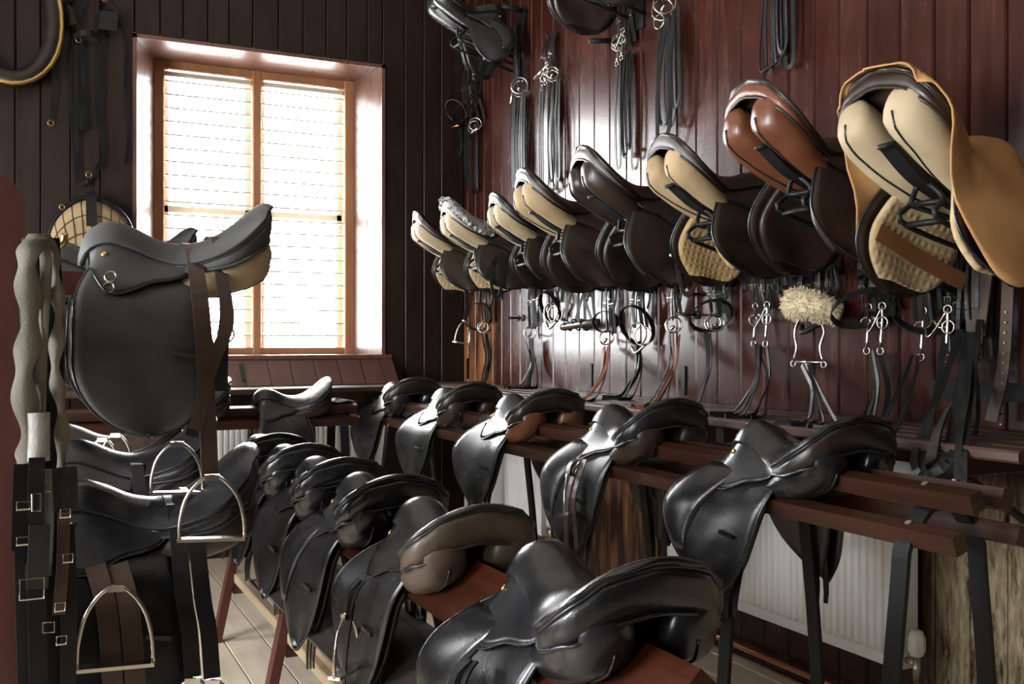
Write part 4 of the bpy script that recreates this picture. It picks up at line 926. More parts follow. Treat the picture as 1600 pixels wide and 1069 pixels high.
def loop_strap(r, c, rx, rz, depth, mat='strap_black', w=0.026, name='noseband', tilt=0.0, lean=0.3):
    """a closed strap standing out from the wall"""
    pts = []
    for i in range(17):
        a = 2 * math.pi * i / 16; x, z = rx * math.cos(a), rz * math.sin(a)
        pts.append((c[0] + x * math.cos(tilt) - z * math.sin(tilt), c[1] - depth * (0.5 - 0.5 * math.cos(a + 0.9)), c[2] + x * math.sin(tilt) + z * math.cos(tilt)))
    P = [Vector(p) for p in pts]; cc = Vector(c) + Vector((0, -depth / 2, 0)); V = []
    for i, p in enumerate(P):
        d = (P[(i + 1) % 16] - P[(i - 1) % 16]).normalized(); nr = (p - cc).normalized(); a = d.cross(nr).normalized()
        a = (a + Vector((0, 0, lean))).normalized() if False else a
        b = a.cross(d).normalized()
        for (q, t) in ((-1, -1), (1, -1), (1, 1), (-1, 1)): V.append(p + a * (q * w / 2) + b * (t * 0.002))
    k = len(P); F = []
    for i in range(k - 1):
        for j in range(4): F.append((4 * i + j, 4 * i + (j + 1) % 4, 4 * i + 4 + (j + 1) % 4, 4 * i + 4 + j))
    return ob(name, me_of(name, V, F, mat), r)
def buckle(r, c, w=0.022, h=0.020, mat='steel'):
    c = Vector(c); p = [c + Vector((a * w / 2, -0.003, b * h / 2)) for a, b in ((-1, -1), (1, -1), (1, 1), (-1, 1))]
    V, F = tube_vf(p, 0.0018, 5, True); return ob('buckle', me_of('buckle', V, F, mat), r)

def hanging(r, rg, n, top, bot, spread0, spread1, mat='strap_black', w=(0.013, 0.020), out=(0.02, 0.05), cx1=0.0, name='cheek_strap'):
    for i in range(n):
        f = (i - (n - 1) / 2) / max(n - 1, 1); a = f * spread0 + rg.uniform(-.006, .006); b = cx1 + f * spread1 + rg.uniform(-.01, .01); o = rg.uniform(*out)
        zb = bot + rg.uniform(-0.012, 0.03); mid = 0.5 * (a + b) + rg.uniform(-.014, .014)
        st = strap(name, [(a, -o * 0.7, top), (mid, -o - 0.012, top * 0.5 + zb * 0.5), (b, -o, zb)], rg.uniform(*w), 0.004, (rg.uniform(-.8, .8), -1, 0), mat, r, 9, rg.uniform(-.5, .5))
        if rg.random() < 0.75: buckle(st, (0.7 * mid + 0.3 * b, -o - 0.014, top * 0.4 + zb * 0.6))
def reins(r, rg, start, ends, mats, w=0.020, name='rein', sag=0.03):
    for i, e in enumerate(ends):
        mt = mats[i % len(mats)]; s = Vector(start) + Vector((rg.uniform(-.04, .04), rg.uniform(-.02, .01), rg.uniform(-.01, .01))); e = Vector(e)
        m1 = s.lerp(e, 0.35) + Vector((rg.uniform(-.01, .01), 0.03, -sag)); m2 = s.lerp(e, 0.7) + Vector((0, 0.02, -sag * 0.8))
        strap(name, [s, m1, m2, e, e + Vector((rg.uniform(-.06, .02), -0.07, 0.0))], w * rg.uniform(0.8, 1.15), 0.004, (rg.uniform(-.9, .9), -1, rg.uniform(0, .5)), mt, r, 12, rg.uniform(-.7, .7))
def loops(r, rg, n, top, bot, spread, mat='strap_black', w=0.016, cx=0.0, lw=0.030, name='rein'):
    """long reins hung up in loops"""
    for i in range(n):
        f = (i - (n - 1) / 2) / max(n - 1, 1); c = cx + f * spread; zb = bot + rg.uniform(0, 0.09); l = lw * rg.uniform(0.7, 1.2); o = rg.uniform(0.02, 0.05)
        strap(name, [(c - l * 0.5, -o, top), (c - l * 0.9, -o - 0.01, top * 0.5 + zb * 0.5), (c - l * 0.8, -o - 0.006, zb + l * 1.1), (c, -o - 0.008, zb), (c + l * 0.8, -o - 0.012, zb + l * 1.1), (c + l * 0.8, -o - 0.016, top * 0.5 + zb * 0.5), (c + l * 0.4, -o - 0.004, top)], w * rg.uniform(0.8, 1.2), 0.004, (rg.uniform(-.5, .5), -1, 0), mat, r, 26)

# ---- lower row: hung behind the saddles, reins thrown forward over the bench
gb = 'bridles hanging above the right-hand bench'
ZB = BZ + 0.006
def low_bridle(seed, u, label, vtop=400, vbit=512, n=5, spread=0.10, bit='snaffle', nose=None, ends=(), mats=('strap_black',), mat='strap_black', w=(0.013, 0.020), bitdx=0.0, name='bridle', gap=0.10):
    rg = random.Random(seed); r, p = wall_root(name, u, vtop, label, 'bridle', gb)
    zb = zw(vbit, u) - p.z; hook(r, 0.0)
    hanging(r, rg, n + 2 if n else 0, 0.0, zb + 0.03, spread * 0.6, spread * 1.15, mat, w, cx1=bitdx)
    loop_strap(r, (0.0, -0.012, zb * 0.30), spread * 0.62, 0.012, 0.06, mat, 0.018, 'browband', rg.uniform(-.2, .2))
    strap('throat_lash', [(spread * 0.5, -0.03, -0.04), (spread * 0.75, -0.05, zb * 0.45), (spread * 0.55, -0.05, zb * 0.62)], 0.011, 0.003, (0.4, -1, 0), mat, r, 8)
    if nose: loop_strap(r, (nose[0], -0.02, zb + nose[1]), nose[2], nose[3], nose[4], mat, nose[5] if len(nose) > 5 else 0.028, 'noseband', nose[6] if len(nose) > 6 else 0.25)
    if bit == 'snaffle': snaffle(r, (bitdx, -0.055, zb), gap=gap)
    elif bit == 'pelham': pelham(r, (bitdx, -0.06, zb), gap=gap)
    elif bit == 'ring': ring('bit_ring', (bitdx, -0.06, zb), 0.052, 0.005, (0.3, -1, 0), 'steel', r); ring('bit_ring', (bitdx + 0.03, -0.05, zb - 0.01), 0.045, 0.004, (0.6, -1, 0), 'steel', r); rod('mouthpiece', [(bitdx - 0.05, -0.06, zb - 0.06), (bitdx, -0.07, zb - 0.09), (bitdx + 0.05, -0.05, zb - 0.05)], 0.0065, 'steel', r, 8, 9)
    if ends: reins(r, rg, (bitdx, -0.055, zb - (0.10 if bit == 'pelham' else 0.04)), [(dx, -out, ZB - p.z) for (dx, out) in ends], mats)
    return r, zb
low_bridle(1, 768, 'bridle nearest the corner, with a wide open noseband loop', 418, 512, 6, 0.16, 'snaffle', (-0.05, 0.07, 0.11, 0.075, 0.10, 0.026, 0.5), ((-0.02, 0.04), (0.0, 0.06), (0.03, 0.09)))
low_bridle(2, 842, 'bridle second from the corner with bright jointed bit and spread reins', 415, 520, 6, 0.15, 'snaffle', None, ((0.02, 0.14), (0.06, 0.16), (0.10, 0.14), (0.14, 0.14), (0.12, 0.08)))
low_bridle(3, 876, 'tangled bridle with black ring bits third from the corner', 410, 488, 5, 0.12, 'ring', (-0.01, 0.03, 0.07, 0.08, 0.08, 0.024, -0.3), ())
# harness bridle with a padded horizontal strap
r, zb = low_bridle(4, 922, 'driving bridle with a thick padded noseband held level', 412, 508, 0, 0.10, 'none', None, ())
for (a, b) in ((-0.09, -0.15), (-0.03, -0.02), (0.03, 0.05), (0.08, 0.15), (0.10, -0.05), (-0.06, 0.12)): strap('cheek_strap', [(a * 0.5 + 0.03, -0.03, -0.02), (a * 0.5 + b * 0.5, -0.055, zb * 0.5), (b, -0.06, zb + 0.02)], 0.018, 0.004, (0.2, -1, 0), 'strap_black', r, 8)
rod('padded_noseband', [(-0.16, -0.05, zb - 0.01), (-0.15, -0.075, zb - 0.008), (0, -0.085, zb), (0.14, -0.075, zb + 0.008), (0.17, -0.04, zb + 0.01)], 0.020, 'strap_brown', r, 10, 16)
for a in (-0.09, 0.0, 0.08): loop_strap(r, (a, -0.06, zb), 0.008, 0.028, 0.045, 'strap_black', 0.018, 'keeper')
low_bridle(5, 962, 'bridle with reddish-brown reins falling to the bench', 414, 528, 5, 0.11, 'snaffle', (0.0, 0.08, 0.055, 0.05, 0.08, 0.03, 0.8), ((0.36, 0.40), (0.40, 0.42), (0.46, 0.40)), ('strap_red', 'strap_red', 'strap_black'), gap=0.08)
low_bridle(6, 1013, 'bridle with a crossed noseband and large steel loose rings', 420, 522, 6, 0.12, 'ring', (0.0, 0.04, 0.075, 0.095, 0.09, 0.032, 0.35), ((0.04, 0.18), (0.08, 0.20), (0.12, 0.22), (0.16, 0.20)), gap=0.09)
low_bridle(7, 1068, 'bridle with two brown and two black reins and a small steel ring bit', 420, 508, 4, 0.07, 'snaffle', None, ((0.28, 0.38), (0.34, 0.40), (0.38, 0.42), (0.42, 0.40)), ('strap_black', 'strap_red', 'strap_red', 'strap_black'), gap=0.05)
low_bridle(8, 1133, 'bridle with a dark wrapped noseband and sheen on its straight reins', 415, 505, 6, 0.12, 'snaffle', (0.0, 0.03, 0.085, 0.05, 0.11, 0.036, 0.6), ((0.06, 0.20), (0.09, 0.22), (0.12, 0.24)), gap=0.08)
low_bridle(9, 1208, 'bridle with a bright pelham bit left of the sheepskin', 400, 500, 7, 0.15, 'pelham', None, ((0.24, 0.40), (0.30, 0.42), (0.33, 0.42), (0.36, 0.40), (0.42, 0.40)), ('strap_black',), gap=0.13)
# sheepskin noseband bridle with a hackamore
r, zb = low_bridle(10, 1288, 'bridle with a cream sheepskin noseband and steel hackamore shanks', 395, 505, 4, 0.16, 'none', None, ())
rg = random.Random(5); secs = []
ax = cr([(-0.075, -0.04, -0.03), (-0.06, -0.09, 0.008), (0.01, -0.12, 0.010), (0.09, -0.11, -0.008), (0.145, -0.06, -0.04)], 30)
for i, p in enumerate(ax):
    d = Vector(ax[min(i + 1, 29)] - ax[max(i - 1, 0)]).normalized(); a = d.cross(Vector((0, 0, 1))).normalized(); b = a.cross(d); R = 0.046 * math.sin(math.pi * (i + 1.2) / 31.4) ** 0.35
    secs.append([Vector(p) + (a * math.cos(q) + b * math.sin(q) * 1.1) * R * (1 + 0.16 * (rg.random() - 0.5)) + Vector((0, 0, zb + 0.06)) for q in [2 * math.pi * j / 28 for j in range(28)]])
V, F = loft_vf([[tuple(v) for v in s] for s in secs]); fz = ob('sheepskin', me_of('sheepskin', V, F, 'fleece_cream', True), r)
# tufts on the fleece
m = MB()
for k in range(2600):
    i = rg.randrange(1, 29); j = rg.randrange(28); p = secs[i][j]; c = Vector(ax[i]) + Vector((0, 0, zb + 0.06)); nrm = (p - c).normalized(); nrm = (nrm + Vector((rg.uniform(-.7, .7), rg.uniform(-.7, .7), rg.uniform(-.9, .5)))).normalized()
    t = nrm.cross(Vector((rg.random(), rg.random(), rg.random()))).normalized() * 0.0022; p = p + Vector((rg.uniform(-.006, .006), rg.uniform(-.004, .004), rg.uniform(-.006, .006)))
    u_ = t.cross(nrm); m.add([p + t, p - t * 0.5 + u_ * 0.8, p - t * 0.5 - u_ * 0.8, p + nrm * rg.uniform(0.008, 0.015)], [(0, 1, 3), (1, 2, 3), (2, 0, 3)])
fu = m.obj('fleece_pile', 'fleece_cream', fz); fu['kind'] = 'stuff'
for s in (-1, 1):
    rod('shank', [(s * 0.045 + 0.02, -0.09, zb + 0.02), (s * 0.075 + 0.02, -0.09, zb - 0.03), (s * 0.060 + 0.02, -0.095, zb - 0.09), (s * 0.075 + 0.02, -0.095, zb - 0.14)], 0.0052, 'steel', r, 8, 12)
    ring('bit_ring', (s * 0.078 + 0.02, -0.095, zb - 0.150), 0.011, 0.003, (0.2, -1, 0), 'steel', r, 12)
rod('shank_bar', [(-0.055, -0.095, zb - 0.142), (0.095, -0.095, zb - 0.142)], 0.0045, 'steel', r, 8)
rod('curb_strap', [(-0.03, -0.08, zb - 0.01), (0.02, -0.12, zb - 0.035), (0.07, -0.08, zb + 0.0)], 0.010, 'strap_black', r, 8, 10)
p0 = on_x(1288, 395, WF)
reins(r, random.Random(12), (0.02, -0.095, zb - 0.15), [(0.34, -0.40, ZB - p0.z), (0.42, -0.44, ZB - p0.z), (0.46, -0.44, ZB - p0.z), (0.52, -0.44, ZB - p0.z)], ['strap_black', 'strap_black', 'strap_brown', 'leather_dust'])
low_bridle(11, 1388, 'bridle with wide curled noseband and twin steel curb shanks right of the sheepskin', 395, 505, 7, 0.12, 'pelham', (-0.03, 0.05, 0.10, 0.045, 0.13, 0.036, 0.45), ((0.12, 0.26), (0.16, 0.28), (0.19, 0.28), (0.22, 0.26)), gap=0.10)
r, zb = low_bridle(12, 1482, 'double bridle with arched steel pelham and long black reins looping below the bench', 380, 512, 8, 0.17, 'pelham', (-0.01, 0.06, 0.105, 0.075, 0.12, 0.036, 0.2), (), gap=0.15)
p0 = on_x(1482, 380, WF)
def rp(u, v, x): q = on_x(u, v, x); return (p0.y - q.y, q.x - WF, q.z - p0.z)
for w_, pts in ((0.020, [(1500, 515, 2.56), (1480, 580, 2.45), (1447, 660, 2.25), (1428, 715, 2.07), (1440, 742, 2.05), (1478, 728, 2.06), (1492, 690, 2.15), (1502, 600, 2.4), (1508, 520, 2.56)]),
                (0.018, [(1476, 530, 2.56), (1466, 600, 2.42), (1446, 690, 2.16), (1442, 732, 2.06), (1456, 738, 2.055), (1480, 700, 2.13), (1498, 600, 2.42), (1512, 540, 2.56)]),
                (0.018, [(1518, 520, 2.56), (1512, 600, 2.40), (1500, 680, 2.15), (1496, 735, 2.07), (1500, 760, 2.065)]),
                (0.016, [(1530, 500, 2.57), (1520, 600, 2.42), (1508, 690, 2.14), (1506, 745, 2.07), (1504, 768, 2.065)]),
                (0.012, [(1520, 540, 2.55), (1528, 620, 2.5), (1526, 670, 2.42), (1512, 690, 2.35)])):
    strap('rein', [rp(*q) for q in pts], w_, 0.004, (0.5, -1, 0.15), 'strap_black', r, 26)
for (a, b) in ((-0.08, 0.10), (-0.06, 0.16)): strap('rein', [(a, -0.07, zb - 0.09), (a * 0.5 + b * 0.5, -0.2, zb * 0.5 + (ZB - p0.z) * 0.5), (b, -0.40, ZB - p0.z)], 0.012, 0.004, (0.6, -1, 0.2), 'strap_black', r, 10)
# broad girth and straps at the right end
r, p = wall_root('leather_girth', 1556, 372, 'broad brown leather girth with buckle hanging at the right end of the wall', 'girth'); hook(r)
zt = lambda v, u=1556: zw(v, u) - p.z
strap('girth_body', [(0.0, -0.045, 0.0), (-0.01, -0.055, zt(450)), (-0.02, -0.06, zt(520))], 0.085, 0.008, OUT, 'strap_brown', r, 8, 0.0, 0.75)
strap('girth_tab', [(-0.02, -0.066, zt(500)), (-0.022, -0.066, zt(560))], 0.060, 0.006, OUT, 'strap_brown', r, 4)
strap('girth_tongue', [(-0.024, -0.072, zt(535)), (-0.03, -0.08, zt(600)), (0.06, -0.26, ZB - p.z + 0.08), (0.20, -0.48, ZB - p.z + 0.014), (0.26, -0.572, ZB - p.z - 0.05)], 0.036, 0.005, (0.0, -1, 0.3), 'strap_black', r, 18)
strap('keeper', [(-0.06, -0.064, zt(522)), (0.02, -0.064, zt(522))], 0.014, 0.012, OUT, 'strap_black', r, 4); buckle(r, (-0.024, -0.075, zt(582)), 0.045, 0.03, 'brass')
r, p = wall_root('long_strap', 1592, 372, 'long punched brown strap hanging beside the broad girth', 'strap'); hook(r)
sp_ = strap('strap', [(0.0, -0.04, 0.0), (-0.01, -0.05, zw(560, 1592) - p.z), (-0.03, -0.08, ZB - p.z + 0.02)], 0.040, 0.005, OUT, 'strap_brown', r, 10)
for k in range(12): MB().cyl((-0.004 - 0.0006 * k, -0.046 - 0.0012 * k, -0.22 - 0.03 * k), (-0.004 - 0.0006 * k, -0.0535 - 0.0012 * k, -0.22 - 0.03 * k), 0.0035, 8).obj('punch_hole', 'brass', sp_)
# dangling thin straps under the saddles at the right end
for i, (u, n, lab) in enumerate(((1463, 7, 'bundle of thin black straps hanging between canvas cover and double bridle'), (1525, 9, 'thick bundle of black straps hanging below the canvas cover'), (1385, 5, 'bundle of thin straps hanging below the quilted lining'), (1310, 4, 'pair of thin straps hanging right of the sheepskin bridle'), (1235, 6, 'bundle of thin black straps hanging below the chestnut saddle'), (1155, 4, 'thin straps hanging below the ochre-lined saddle'))):
    rg = random.Random(40 + i); r, p = wall_root('strap_bundle', u, 350, lab, 'straps', 'thin strap bundles on the right wall'); hook(r)
    hanging(r, rg, n, 0.0, zw(455 if i != 1 else 560, u) - p.z, 0.10, 0.15, 'strap_black', (0.008, 0.014), (0.02, 0.07), name='strap')
# rounded dark noseband lump under the canvas cover
r, p = wall_root('blinker_bridle', 1490, 285, 'dark padded bridle piece tucked between quilted lining and canvas cover', 'bridle'); hook(r)
loop_strap(r, (0.0, -0.04, -0.04), 0.07, 0.03, 0.14, 'strap_black', 0.06, 'blinker', 0.3); loop_strap(r, (-0.02, -0.03, -0.11), 0.09, 0.02, 0.12, 'strap_black', 0.022, 'strap', -0.2)

# ---- upper row
gu = 'bridles hung high on the right wall'
def high(u, v, label, name='bridle'): return wall_root(name, u, v, label, 'bridle', gu)
rg = random.Random(21)
r, p = high(744, 95, 'bridles with round noseband and ring bit hanging under the high black saddle'); Z = lambda v, u=744: zw(v, u) - p.z
hook(r); hanging(r, rg, 7, 0.0, Z(165), 0.18, 0.20); loop_strap(r, (-0.14, -0.03, Z(168)), 0.06, 0.075, 0.10, 'strap_brown', 0.028, 'noseband', 0.4); loop_strap(r, (0.02, -0.03, Z(172)), 0.13, 0.03, 0.10, 'strap_black', 0.03, 'noseband', 0.5)
rod('mouthpiece', [(-0.27, -0.10, Z(190)), (-0.12, -0.07, Z(192))], 0.009, 'copper', r); snaffle(r, (0.11, -0.06, Z(203)), 0.040, 0.09, 'steel', 0.012, 0.3); rod('mouthpiece', [(0.04, -0.08, Z(217)), (0.16, -0.06, Z(209))], 0.010, 'steel', r)
loops(r, rg, 4, Z(170), Z(305), 0.14, cx=0.01, lw=0.028); loops(r, rg, 1, Z(195), Z(245), 0.0, cx=-0.16, lw=0.05); hanging(r, rg, 3, Z(115), Z(195), 0.05, 0.06, cx1=0.16)
r, p = high(823, 18, 'long-reined bridle on a wall peg, first full one from the corner'); Z = lambda v, u=823: zw(v, u) - p.z
rod('peg', [(0, -0.001, 0.0), (-0.0, -0.16, 0.01)], 0.014, 'iron_black', r, 10); hanging(r, rg, 5, 0.0, Z(140), 0.05, 0.09, w=(0.018, 0.026)); snaffle(r, (0.03, -0.06, Z(140)), 0.048, 0.07); rod('curb_bit', [(-0.07, -0.06, Z(150)), (-0.03, -0.08, Z(146)), (-0.045, -0.08, Z(162))], 0.008, 'steel', r, 8, 9)
loops(r, rg, 6, Z(150), Z(302), 0.14, lw=0.026)
r, p = high(868, 55, 'bridle with stacked bright bits hanging under the cut-off saddle'); Z = lambda v, u=868: zw(v, u) - p.z
hook(r); hanging(r, rg, 6, 0.0, Z(112), 0.12, 0.14); pelham(r, (-0.01, -0.06, Z(118)), 0.12, 0.04, 0.05); rod('mouthpiece', [(-0.10, -0.08, Z(119)), (0.05, -0.08, Z(109))], 0.009, 'steel', r); snaffle(r, (0.06, -0.05, Z(122)), 0.032, 0.06)
loops(r, rg, 6, Z(125), Z(300), 0.20, lw=0.040)
r, p = high(986, -40, 'bridle with silvery bits and narrow looped reins, middle of the high row'); Z = lambda v, u=986: zw(v, u) - p.z
hook(r); hanging(r, rg, 5, 0.0, Z(75), 0.06, 0.12); pelham(r, (0.0, -0.06, Z(70)), 0.10, 0.045, 0.075); snaffle(r, (-0.03, -0.05, Z(66)), 0.035, 0.05); loops(r, rg, 6, Z(85), Z(262), 0.08, lw=0.026); rod('peg', [(-0.14, -0.001, Z(52)), (-0.16, -0.14, Z(56))], 0.014, 'iron_black', r, 10)
r, p = high(1056, -50, 'bridle with large ring bit and wide looped reins, second from the right'); Z = lambda v, u=1056: zw(v, u) - p.z
hook(r); hanging(r, rg, 3, 0.0, Z(10), 0.05, 0.10); snaffle(r, (-0.01, -0.06, Z(12)), 0.050, 0.09); ring('bit_ring', (-0.06, -0.05, Z(30)), 0.032, 0.004, (0.2, -1, 0), 'steel', r); loops(r, rg, 3, Z(20), Z(205), 0.10, lw=0.045, cx=0.02)
strap('rein', [(0.0, -0.05, Z(30)), (-0.05, -0.06, Z(120)), (-0.07, -0.05, Z(215)), (-0.03, -0.05, Z(228)), (0.03, -0.05, Z(180)), (0.01, -0.05, Z(30))], 0.020, 0.004, (0.3, -1, 0), 'strap_black', r, 20)
r, p = high(1232, -80, 'bunch of looped black reins at the top edge, rightmost of the high row'); Z = lambda v, u=1232: zw(v, u) - p.z
hook(r); loops(r, rg, 5, 0.0, Z(122), 0.12, lw=0.036); rod('cord', [(-0.09, -0.03, 0.0), (-0.12, -0.04, Z(85)), (-0.06, -0.05, Z(103)), (0.05, -0.05, Z(90))], 0.004, 'strap_black', r, 6, 20)

# small iron cleats and straps on the boards
for i, (u, v, lab) in enumerate(((814, 497, 'small twin-plated iron cleat on the bright boards between bridles'), (1090, 492, 'small dark iron cleat right of the two-tone reins'), (1098, 460, 'tiny iron hook above the small dark cleat'))):
    r, p = wall_root('iron_cleat', u, v, lab, 'cleat')
    rod('arm', [(0, -0.001, 0), (0, -0.06, 0.0), (-0.02, -0.085, 0.006)], 0.0065, 'iron_black', r, 8)
    for a in ((-0.03, 0.03) if i == 0 else (0.0,)):
        c = circle((a, -0.004, 0), 0.022 if i < 2 else 0.012, (0, 1, 0), 8, 1.2); V, F = tube_vf([(a, 0, 0), (a, -0.006, 0), (a, -0.010, 0)], [0.022 if i < 2 else 0.012, 0.022 if i < 2 else 0.012, 0.010], 6); ob('plate', me_of('plate', V, F, 'iron_black'), r)
    rod('tip', [(-0.035, -0.085, 0.006), (0.03, -0.075, -0.004)], 0.0065, 'iron_black', r, 8)
for (u, v0, v1, lab) in ((923, 568, 612, 'short upright iron strap on the boards below the driving bridle'), (1068, 572, 618, 'upright iron strap on the boards beside the brown reins'), (731, 560, 592, 'upright iron strap on the boards near the corner')):
    a, b = on_x(u, v0, WF - 0.004), on_x(u, v1, WF - 0.004); m = MB().bar((WF - 0.004, a.y, max(b.z, BZ + 0.002)), (WF - 0.004, a.y, a.z), 0.028, 0.007, (1, 0, 0)).obj('iron_strap', 'iron_black')
    tag(m, lab, 'strap', 'iron straps above the bench')
# girth lying along the bench foot at the right end
a = on_x(1480, 640, WF); tag(MB().add(*ribbon_vf([(WF - 0.02, a.y + 0.05, BZ + 0.11), (WF - 0.02, a.y - 0.2, BZ + 0.11), (WF - 0.03, 1.75, BZ + 0.11)], 0.055, 0.006, (-1, 0, 0), 6)).obj('black_strap', 'strap_black'), 'wide black strap fixed level on the boards just above the bench end', 'strap')

# ================================================================== BACK WALL, LEFT: COLLAR, HARNESS, PAD
BF = YB - 0.018
def back_root(name, u, v, label, cat):
    p = on_y(u, v, BF); return tag(empty(name, tuple(p)), label, cat), p
def bp(u, v, p, out=0.04): q = on_y(u, v, BF); return (q.x - p.x, -out, q.z - p.z)
r, p = back_root('horse_collar', 20, -60, 'brown horse collar hanging at the top left corner', 'collar'); hook(r)
c = Vector(bp(18, 20, p, 0.09)); V, F = tube_vf([(c.x + 0.205 * math.cos(a) * (1 - 0.18 * math.sin(a)), c.y, c.z + 0.385 * math.sin(a)) for a in np.linspace(0, 2 * math.pi, 33)[:-1]], 0.050, 10, True); ob('collar_body', me_of('collar_body', V, F, 'leather_brownblack', True), r)
V, F = tube_vf([(c.x + 0.245 * math.cos(a) * (1 - 0.18 * math.sin(a)), c.y - 0.035, c.z + 0.415 * math.sin(a)) for a in np.linspace(0, 2 * math.pi, 33)[:-1]], 0.014, 8, True); ob('hames', me_of('hames', V, F, 'brass', True), r)
r, p = back_root('driving_harness', 140, -30, 'dark driving bridle with blinkers and trailing straps left of the window', 'harness'); hook(r)
rg = random.Random(77)
for pts in ([(120, -5), (90, 20), (78, 60), (84, 130), (80, 190)], [(150, -5), (180, 20), (197, 60), (196, 140), (201, 210), (196, 255)], [(112, 60), (110, 150), (118, 270)], [(118, 60), (118, 170), (122, 280), (136, 285)], [(155, 60), (152, 160), (160, 240), (150, 265)], [(160, 55), (158, 170), (163, 245)], [(122, 60), (126, 140), (127, 205)], [(126, 60), (130, 150), (135, 205)], [(130, 0), (122, 40), (124, 70)], [(150, 0), (152, 30), (160, 60)], [(118, 278), (130, 290), (150, 268), (162, 250)]):
    strap('strap', [bp(a, b, p, 0.03 + 0.02 * rg.random()) for (a, b) in pts], 0.022, 0.004, (0.2, -1, 0), 'strap_black', r, 16)
for (a, b, s_) in ((100, 35, -1), (168, 35, 1)): strap('blinker', [bp(a - 14, b, p, 0.05), bp(a + 14, b + 6 * s_, p, 0.09)], 0.11, 0.006, (0, -1, 0.1), 'strap_black', r, 4)
strap('browband', [bp(112, 62, p, 0.05), bp(136, 58, p, 0.10), bp(160, 64, p, 0.05)], 0.03, 0.004, OUT, 'strap_black', r, 8)
for (a, b) in ((162, 2), (138, 275), (122, 66), (79, 195)): ring('brass_ring', bp(a, b, p, 0.05), 0.016, 0.0035, (0.4, -1, 0), 'brass', r, 14)
rod('hanging_cord', [bp(138, 285, p), bp(139, 300, p, 0.03), bp(138, 318, p, 0.04)], 0.004, 'strap_black', r, 6)
# arched pad with check lining
r, p = back_root('harness_pad', 140, 312, 'arched harness pad with cream checked lining and black binding beside the window', 'harness pad'); hook(r)
G = []
arch = [on_y(u, v, BF) - p for (u, v) in ((72, 385), (84, 348), (110, 322), (140, 313), (172, 325), (196, 348), (208, 385))]
inner = [on_y(u, v, BF) - p for (u, v) in ((80, 440), (96, 420), (118, 408), (140, 405), (165, 408), (188, 420), (204, 440))]
A = cr([(a.x, -0.10, a.z) for a in arch], 25); I = cr([(a.x, -0.16, a.z) for a in inner], 25)
G = [A * (1 - f) + I * f + np.array([0, -0.05 * math.sin(math.pi * f), 0]) for f in np.linspace(0, 1, 7)]
V, F = grid_vf(G, 0.03); ob('pad_lining', me_of('pad_lining', V, F, 'canvas_cream', True), r)
V, F = tube_vf(A, 0.016, 8); ob('binding', me_of('binding', V, F, 'strap_black', True), r)
for k in range(1, 12):
    a = A[k * 2]; i = I[k * 2]; rod('stitch_line', [a + np.array([0, -0.004, 0]), (a + i) / 2 + np.array([0, -0.054, 0]), i + np.array([0, -0.004, 0])], 0.003, 'strap_brown', r, 5, 8)
for f in (0.3, 0.6): rod('stitch_line', [A[j] * (1 - f) + I[j] * f + np.array([0, -0.05 * math.sin(math.pi * f) - 0.003, 0]) for j in range(0, 25, 3)], 0.003, 'strap_brown', r, 5, 20)
strap('centre_strap', [tuple(A[12] + np.array([0, 0.0, 0.03])), tuple(A[12] + np.array([0, -0.05, -0.02])), tuple((A[12] + I[12]) / 2 + np.array([0, -0.07, 0]))], 0.055, 0.008, (0, -1, 0.6), 'strap_black', r, 8)
ring('brass_ring', tuple(A[6] + np.array([0, -0.02, 0.02])), 0.014, 0.004, (0.3, -1, 0), 'brass', r, 12)

# ================================================================== GIRTHS HANGING AT THE LEFT
def at_d(u, v, y): return on_y(u, v, y)
GY = 1.965
def gpt(u, v, dy=0.0): q = on_y(u, v, GY + dy); return q
hk = on_y(38, 380, 2.02); o = tag(empty('brass_hook', (0.001, 2.04, hk.z)), 'brass hook on the end board edge holding the girths', 'hook')
rod('hook', [(0.0, 0.0, 0.0), (0.03, -0.02, -0.01), (0.06, -0.03, 0.0), (0.065, -0.03, 0.02)], 0.006, 'brass', o, 8, 12); MB().box(-0.001, 0.004, -0.014, 0.014, -0.02, 0.02).obj('plate', 'brass', o)
def girth(label, pts, w, mat, wav=0.0, y=0.0, cat='girth', name='webbing_girth', lower=None, low_mat='strap_black', sleeve=None):
    top = gpt(*pts[0]); r = tag(empty(name, tuple(top)), label, cat, 'girths on the left end board')
    P = cr([np.array(gpt(a, b, y)) - np.array(top) for (a, b) in pts], 90); V = []
    for i, q in enumerate(P):
        ww = w * (1 + wav * math.sin(i * 0.42) * min(1, i / 30)); dx = wav * 0.35 * w * math.sin(i * 0.19)
        for s in (-1, 1):
            for t in (-1, 1): V.append((q[0] + dx + s * ww / 2, q[1] + t * 0.003 + s * 0.006 * math.sin(i * 0.2), q[2]))
    F = []
    for i in range(len(P) - 1):
        a = 4 * i
        for (c, d) in ((0, 1), (1, 3), (3, 2), (2, 0)): F.append((a + c, a + d, a + 4 + d, a + 4 + c))
    F += [(0, 1, 3, 2), (4 * len(P) - 4, 4 * len(P) - 3, 4 * len(P) - 1, 4 * len(P) - 2)]
    ob('webbing', me_of('webbing', V, F, mat, True), r)
    return r, top
def add_strap(r, top, pts, w, mat, dy=0.0, name='girth_tail'): return strap(name, [tuple(gpt(a, b, dy) - top) for (a, b) in pts], w, 0.006, (0.1, -1, 0), mat, r, 12)
r, top = girth('cream webbing girth with scalloped edge, foremost on the left end board', [(62, 366), (50, 380), (44, 430), (44, 520), (40, 600), (44, 690), (40, 735)], 0.036, 'web_cream', 0.26, -0.01)
add_strap(r, top, [(38, 725), (36, 780), (34, 860)], 0.034, 'strap_black', -0.015, 'sleeve'); add_strap(r, top, [(34, 850), (36, 950), (40, 1100)], 0.024, 'strap_black', -0.012)
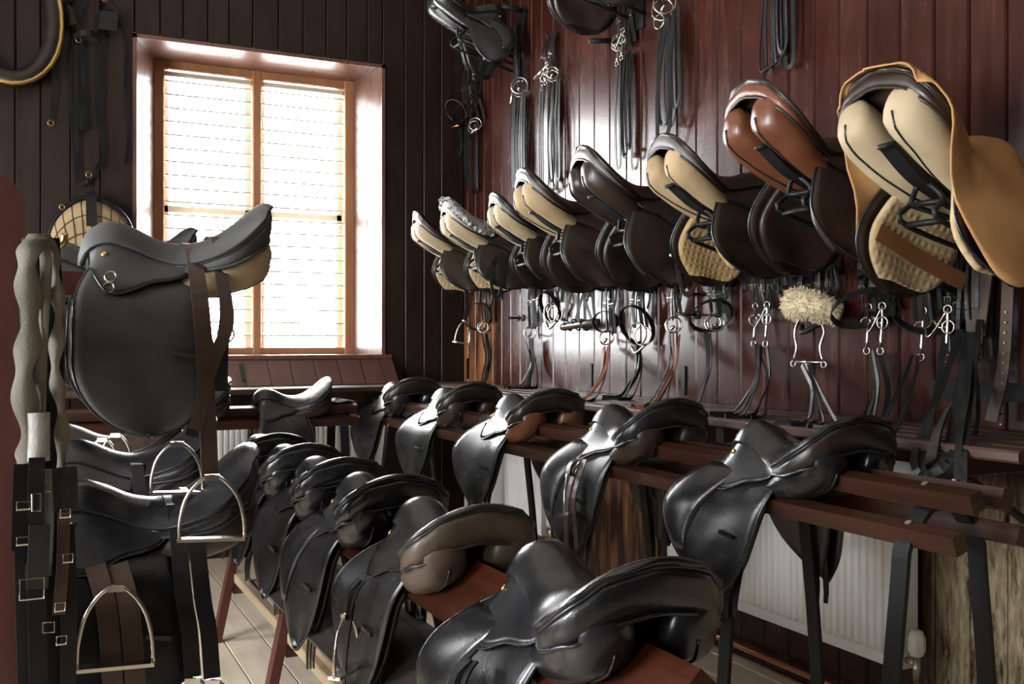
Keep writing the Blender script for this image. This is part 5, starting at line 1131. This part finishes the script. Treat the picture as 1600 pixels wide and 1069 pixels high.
for v in (790, 845): buckle(r, tuple(gpt(36, v, -0.03) - top), 0.020, 0.014)
r, top = girth('plain cream webbing girth with grey fleece sleeve in the middle of the bunch', [(66, 368), (72, 420), (66, 520), (62, 650)], 0.020, 'web_cream', 0.0, 0.0)
sl_ = [tuple(gpt(60, v, -0.008) - top) for v in (645, 665, 690, 720)]; rod('fleece_sleeve', sl_, 0.019, 'fleece_grey', r, 12, 8)
add_strap(r, top, [(58, 715), (56, 780), (58, 850), (52, 900)], 0.026, 'leather_worn', -0.03); add_strap(r, top, [(66, 735), (70, 800), (66, 900)], 0.030, 'web_cream', 0.006); add_strap(r, top, [(54, 880), (58, 960), (60, 1100)], 0.030, 'strap_black', -0.02)
bk = tuple(gpt(50, 920, -0.05) - top); buckle(r, bk, 0.038, 0.036); buckle(r, tuple(gpt(57, 785, -0.04) - top), 0.014, 0.030)
add_strap(r, top, [(62, 820), (60, 870), (58, 920)], 0.034, 'leather_worn', -0.035, 'buckle_tab')
r, top = girth('black-backed cream girth with scalloped edge, nearest the grey saddle', [(70, 368), (84, 400), (90, 470), (88, 560), (94, 640), (98, 735)], 0.020, 'web_cream', 0.35, 0.012)
add_strap(r, top, [(74, 372), (80, 480), (82, 620), (84, 760), (80, 900), (84, 1100)], 0.040, 'strap_black', 0.03, 'backing')
add_strap(r, top, [(100, 730), (102, 765), (104, 800)], 0.042, 'leather_worn', -0.005, 'sleeve'); add_strap(r, top, [(100, 800), (98, 880), (92, 960)], 0.020, 'strap_brown', -0.01); add_strap(r, top, [(104, 820), (108, 940), (106, 1100)], 0.026, 'strap_black', 0.0)
for (a, b) in ((102, 802), (106, 872), (94, 948), (96, 1000)): buckle(r, tuple(gpt(a, b, -0.03) - top), 0.016, 0.015)
r, top = girth('long black leather girth at the back of the bunch on the left', [(56, 372), (54, 500), (60, 700), (66, 900), (70, 1100)], 0.046, 'strap_black', 0.05, 0.04, name='leather_girth')
for (a, b) in ((76, 980), (70, 760)): buckle(r, tuple(gpt(a, b, -0.02) - top), 0.018, 0.018)
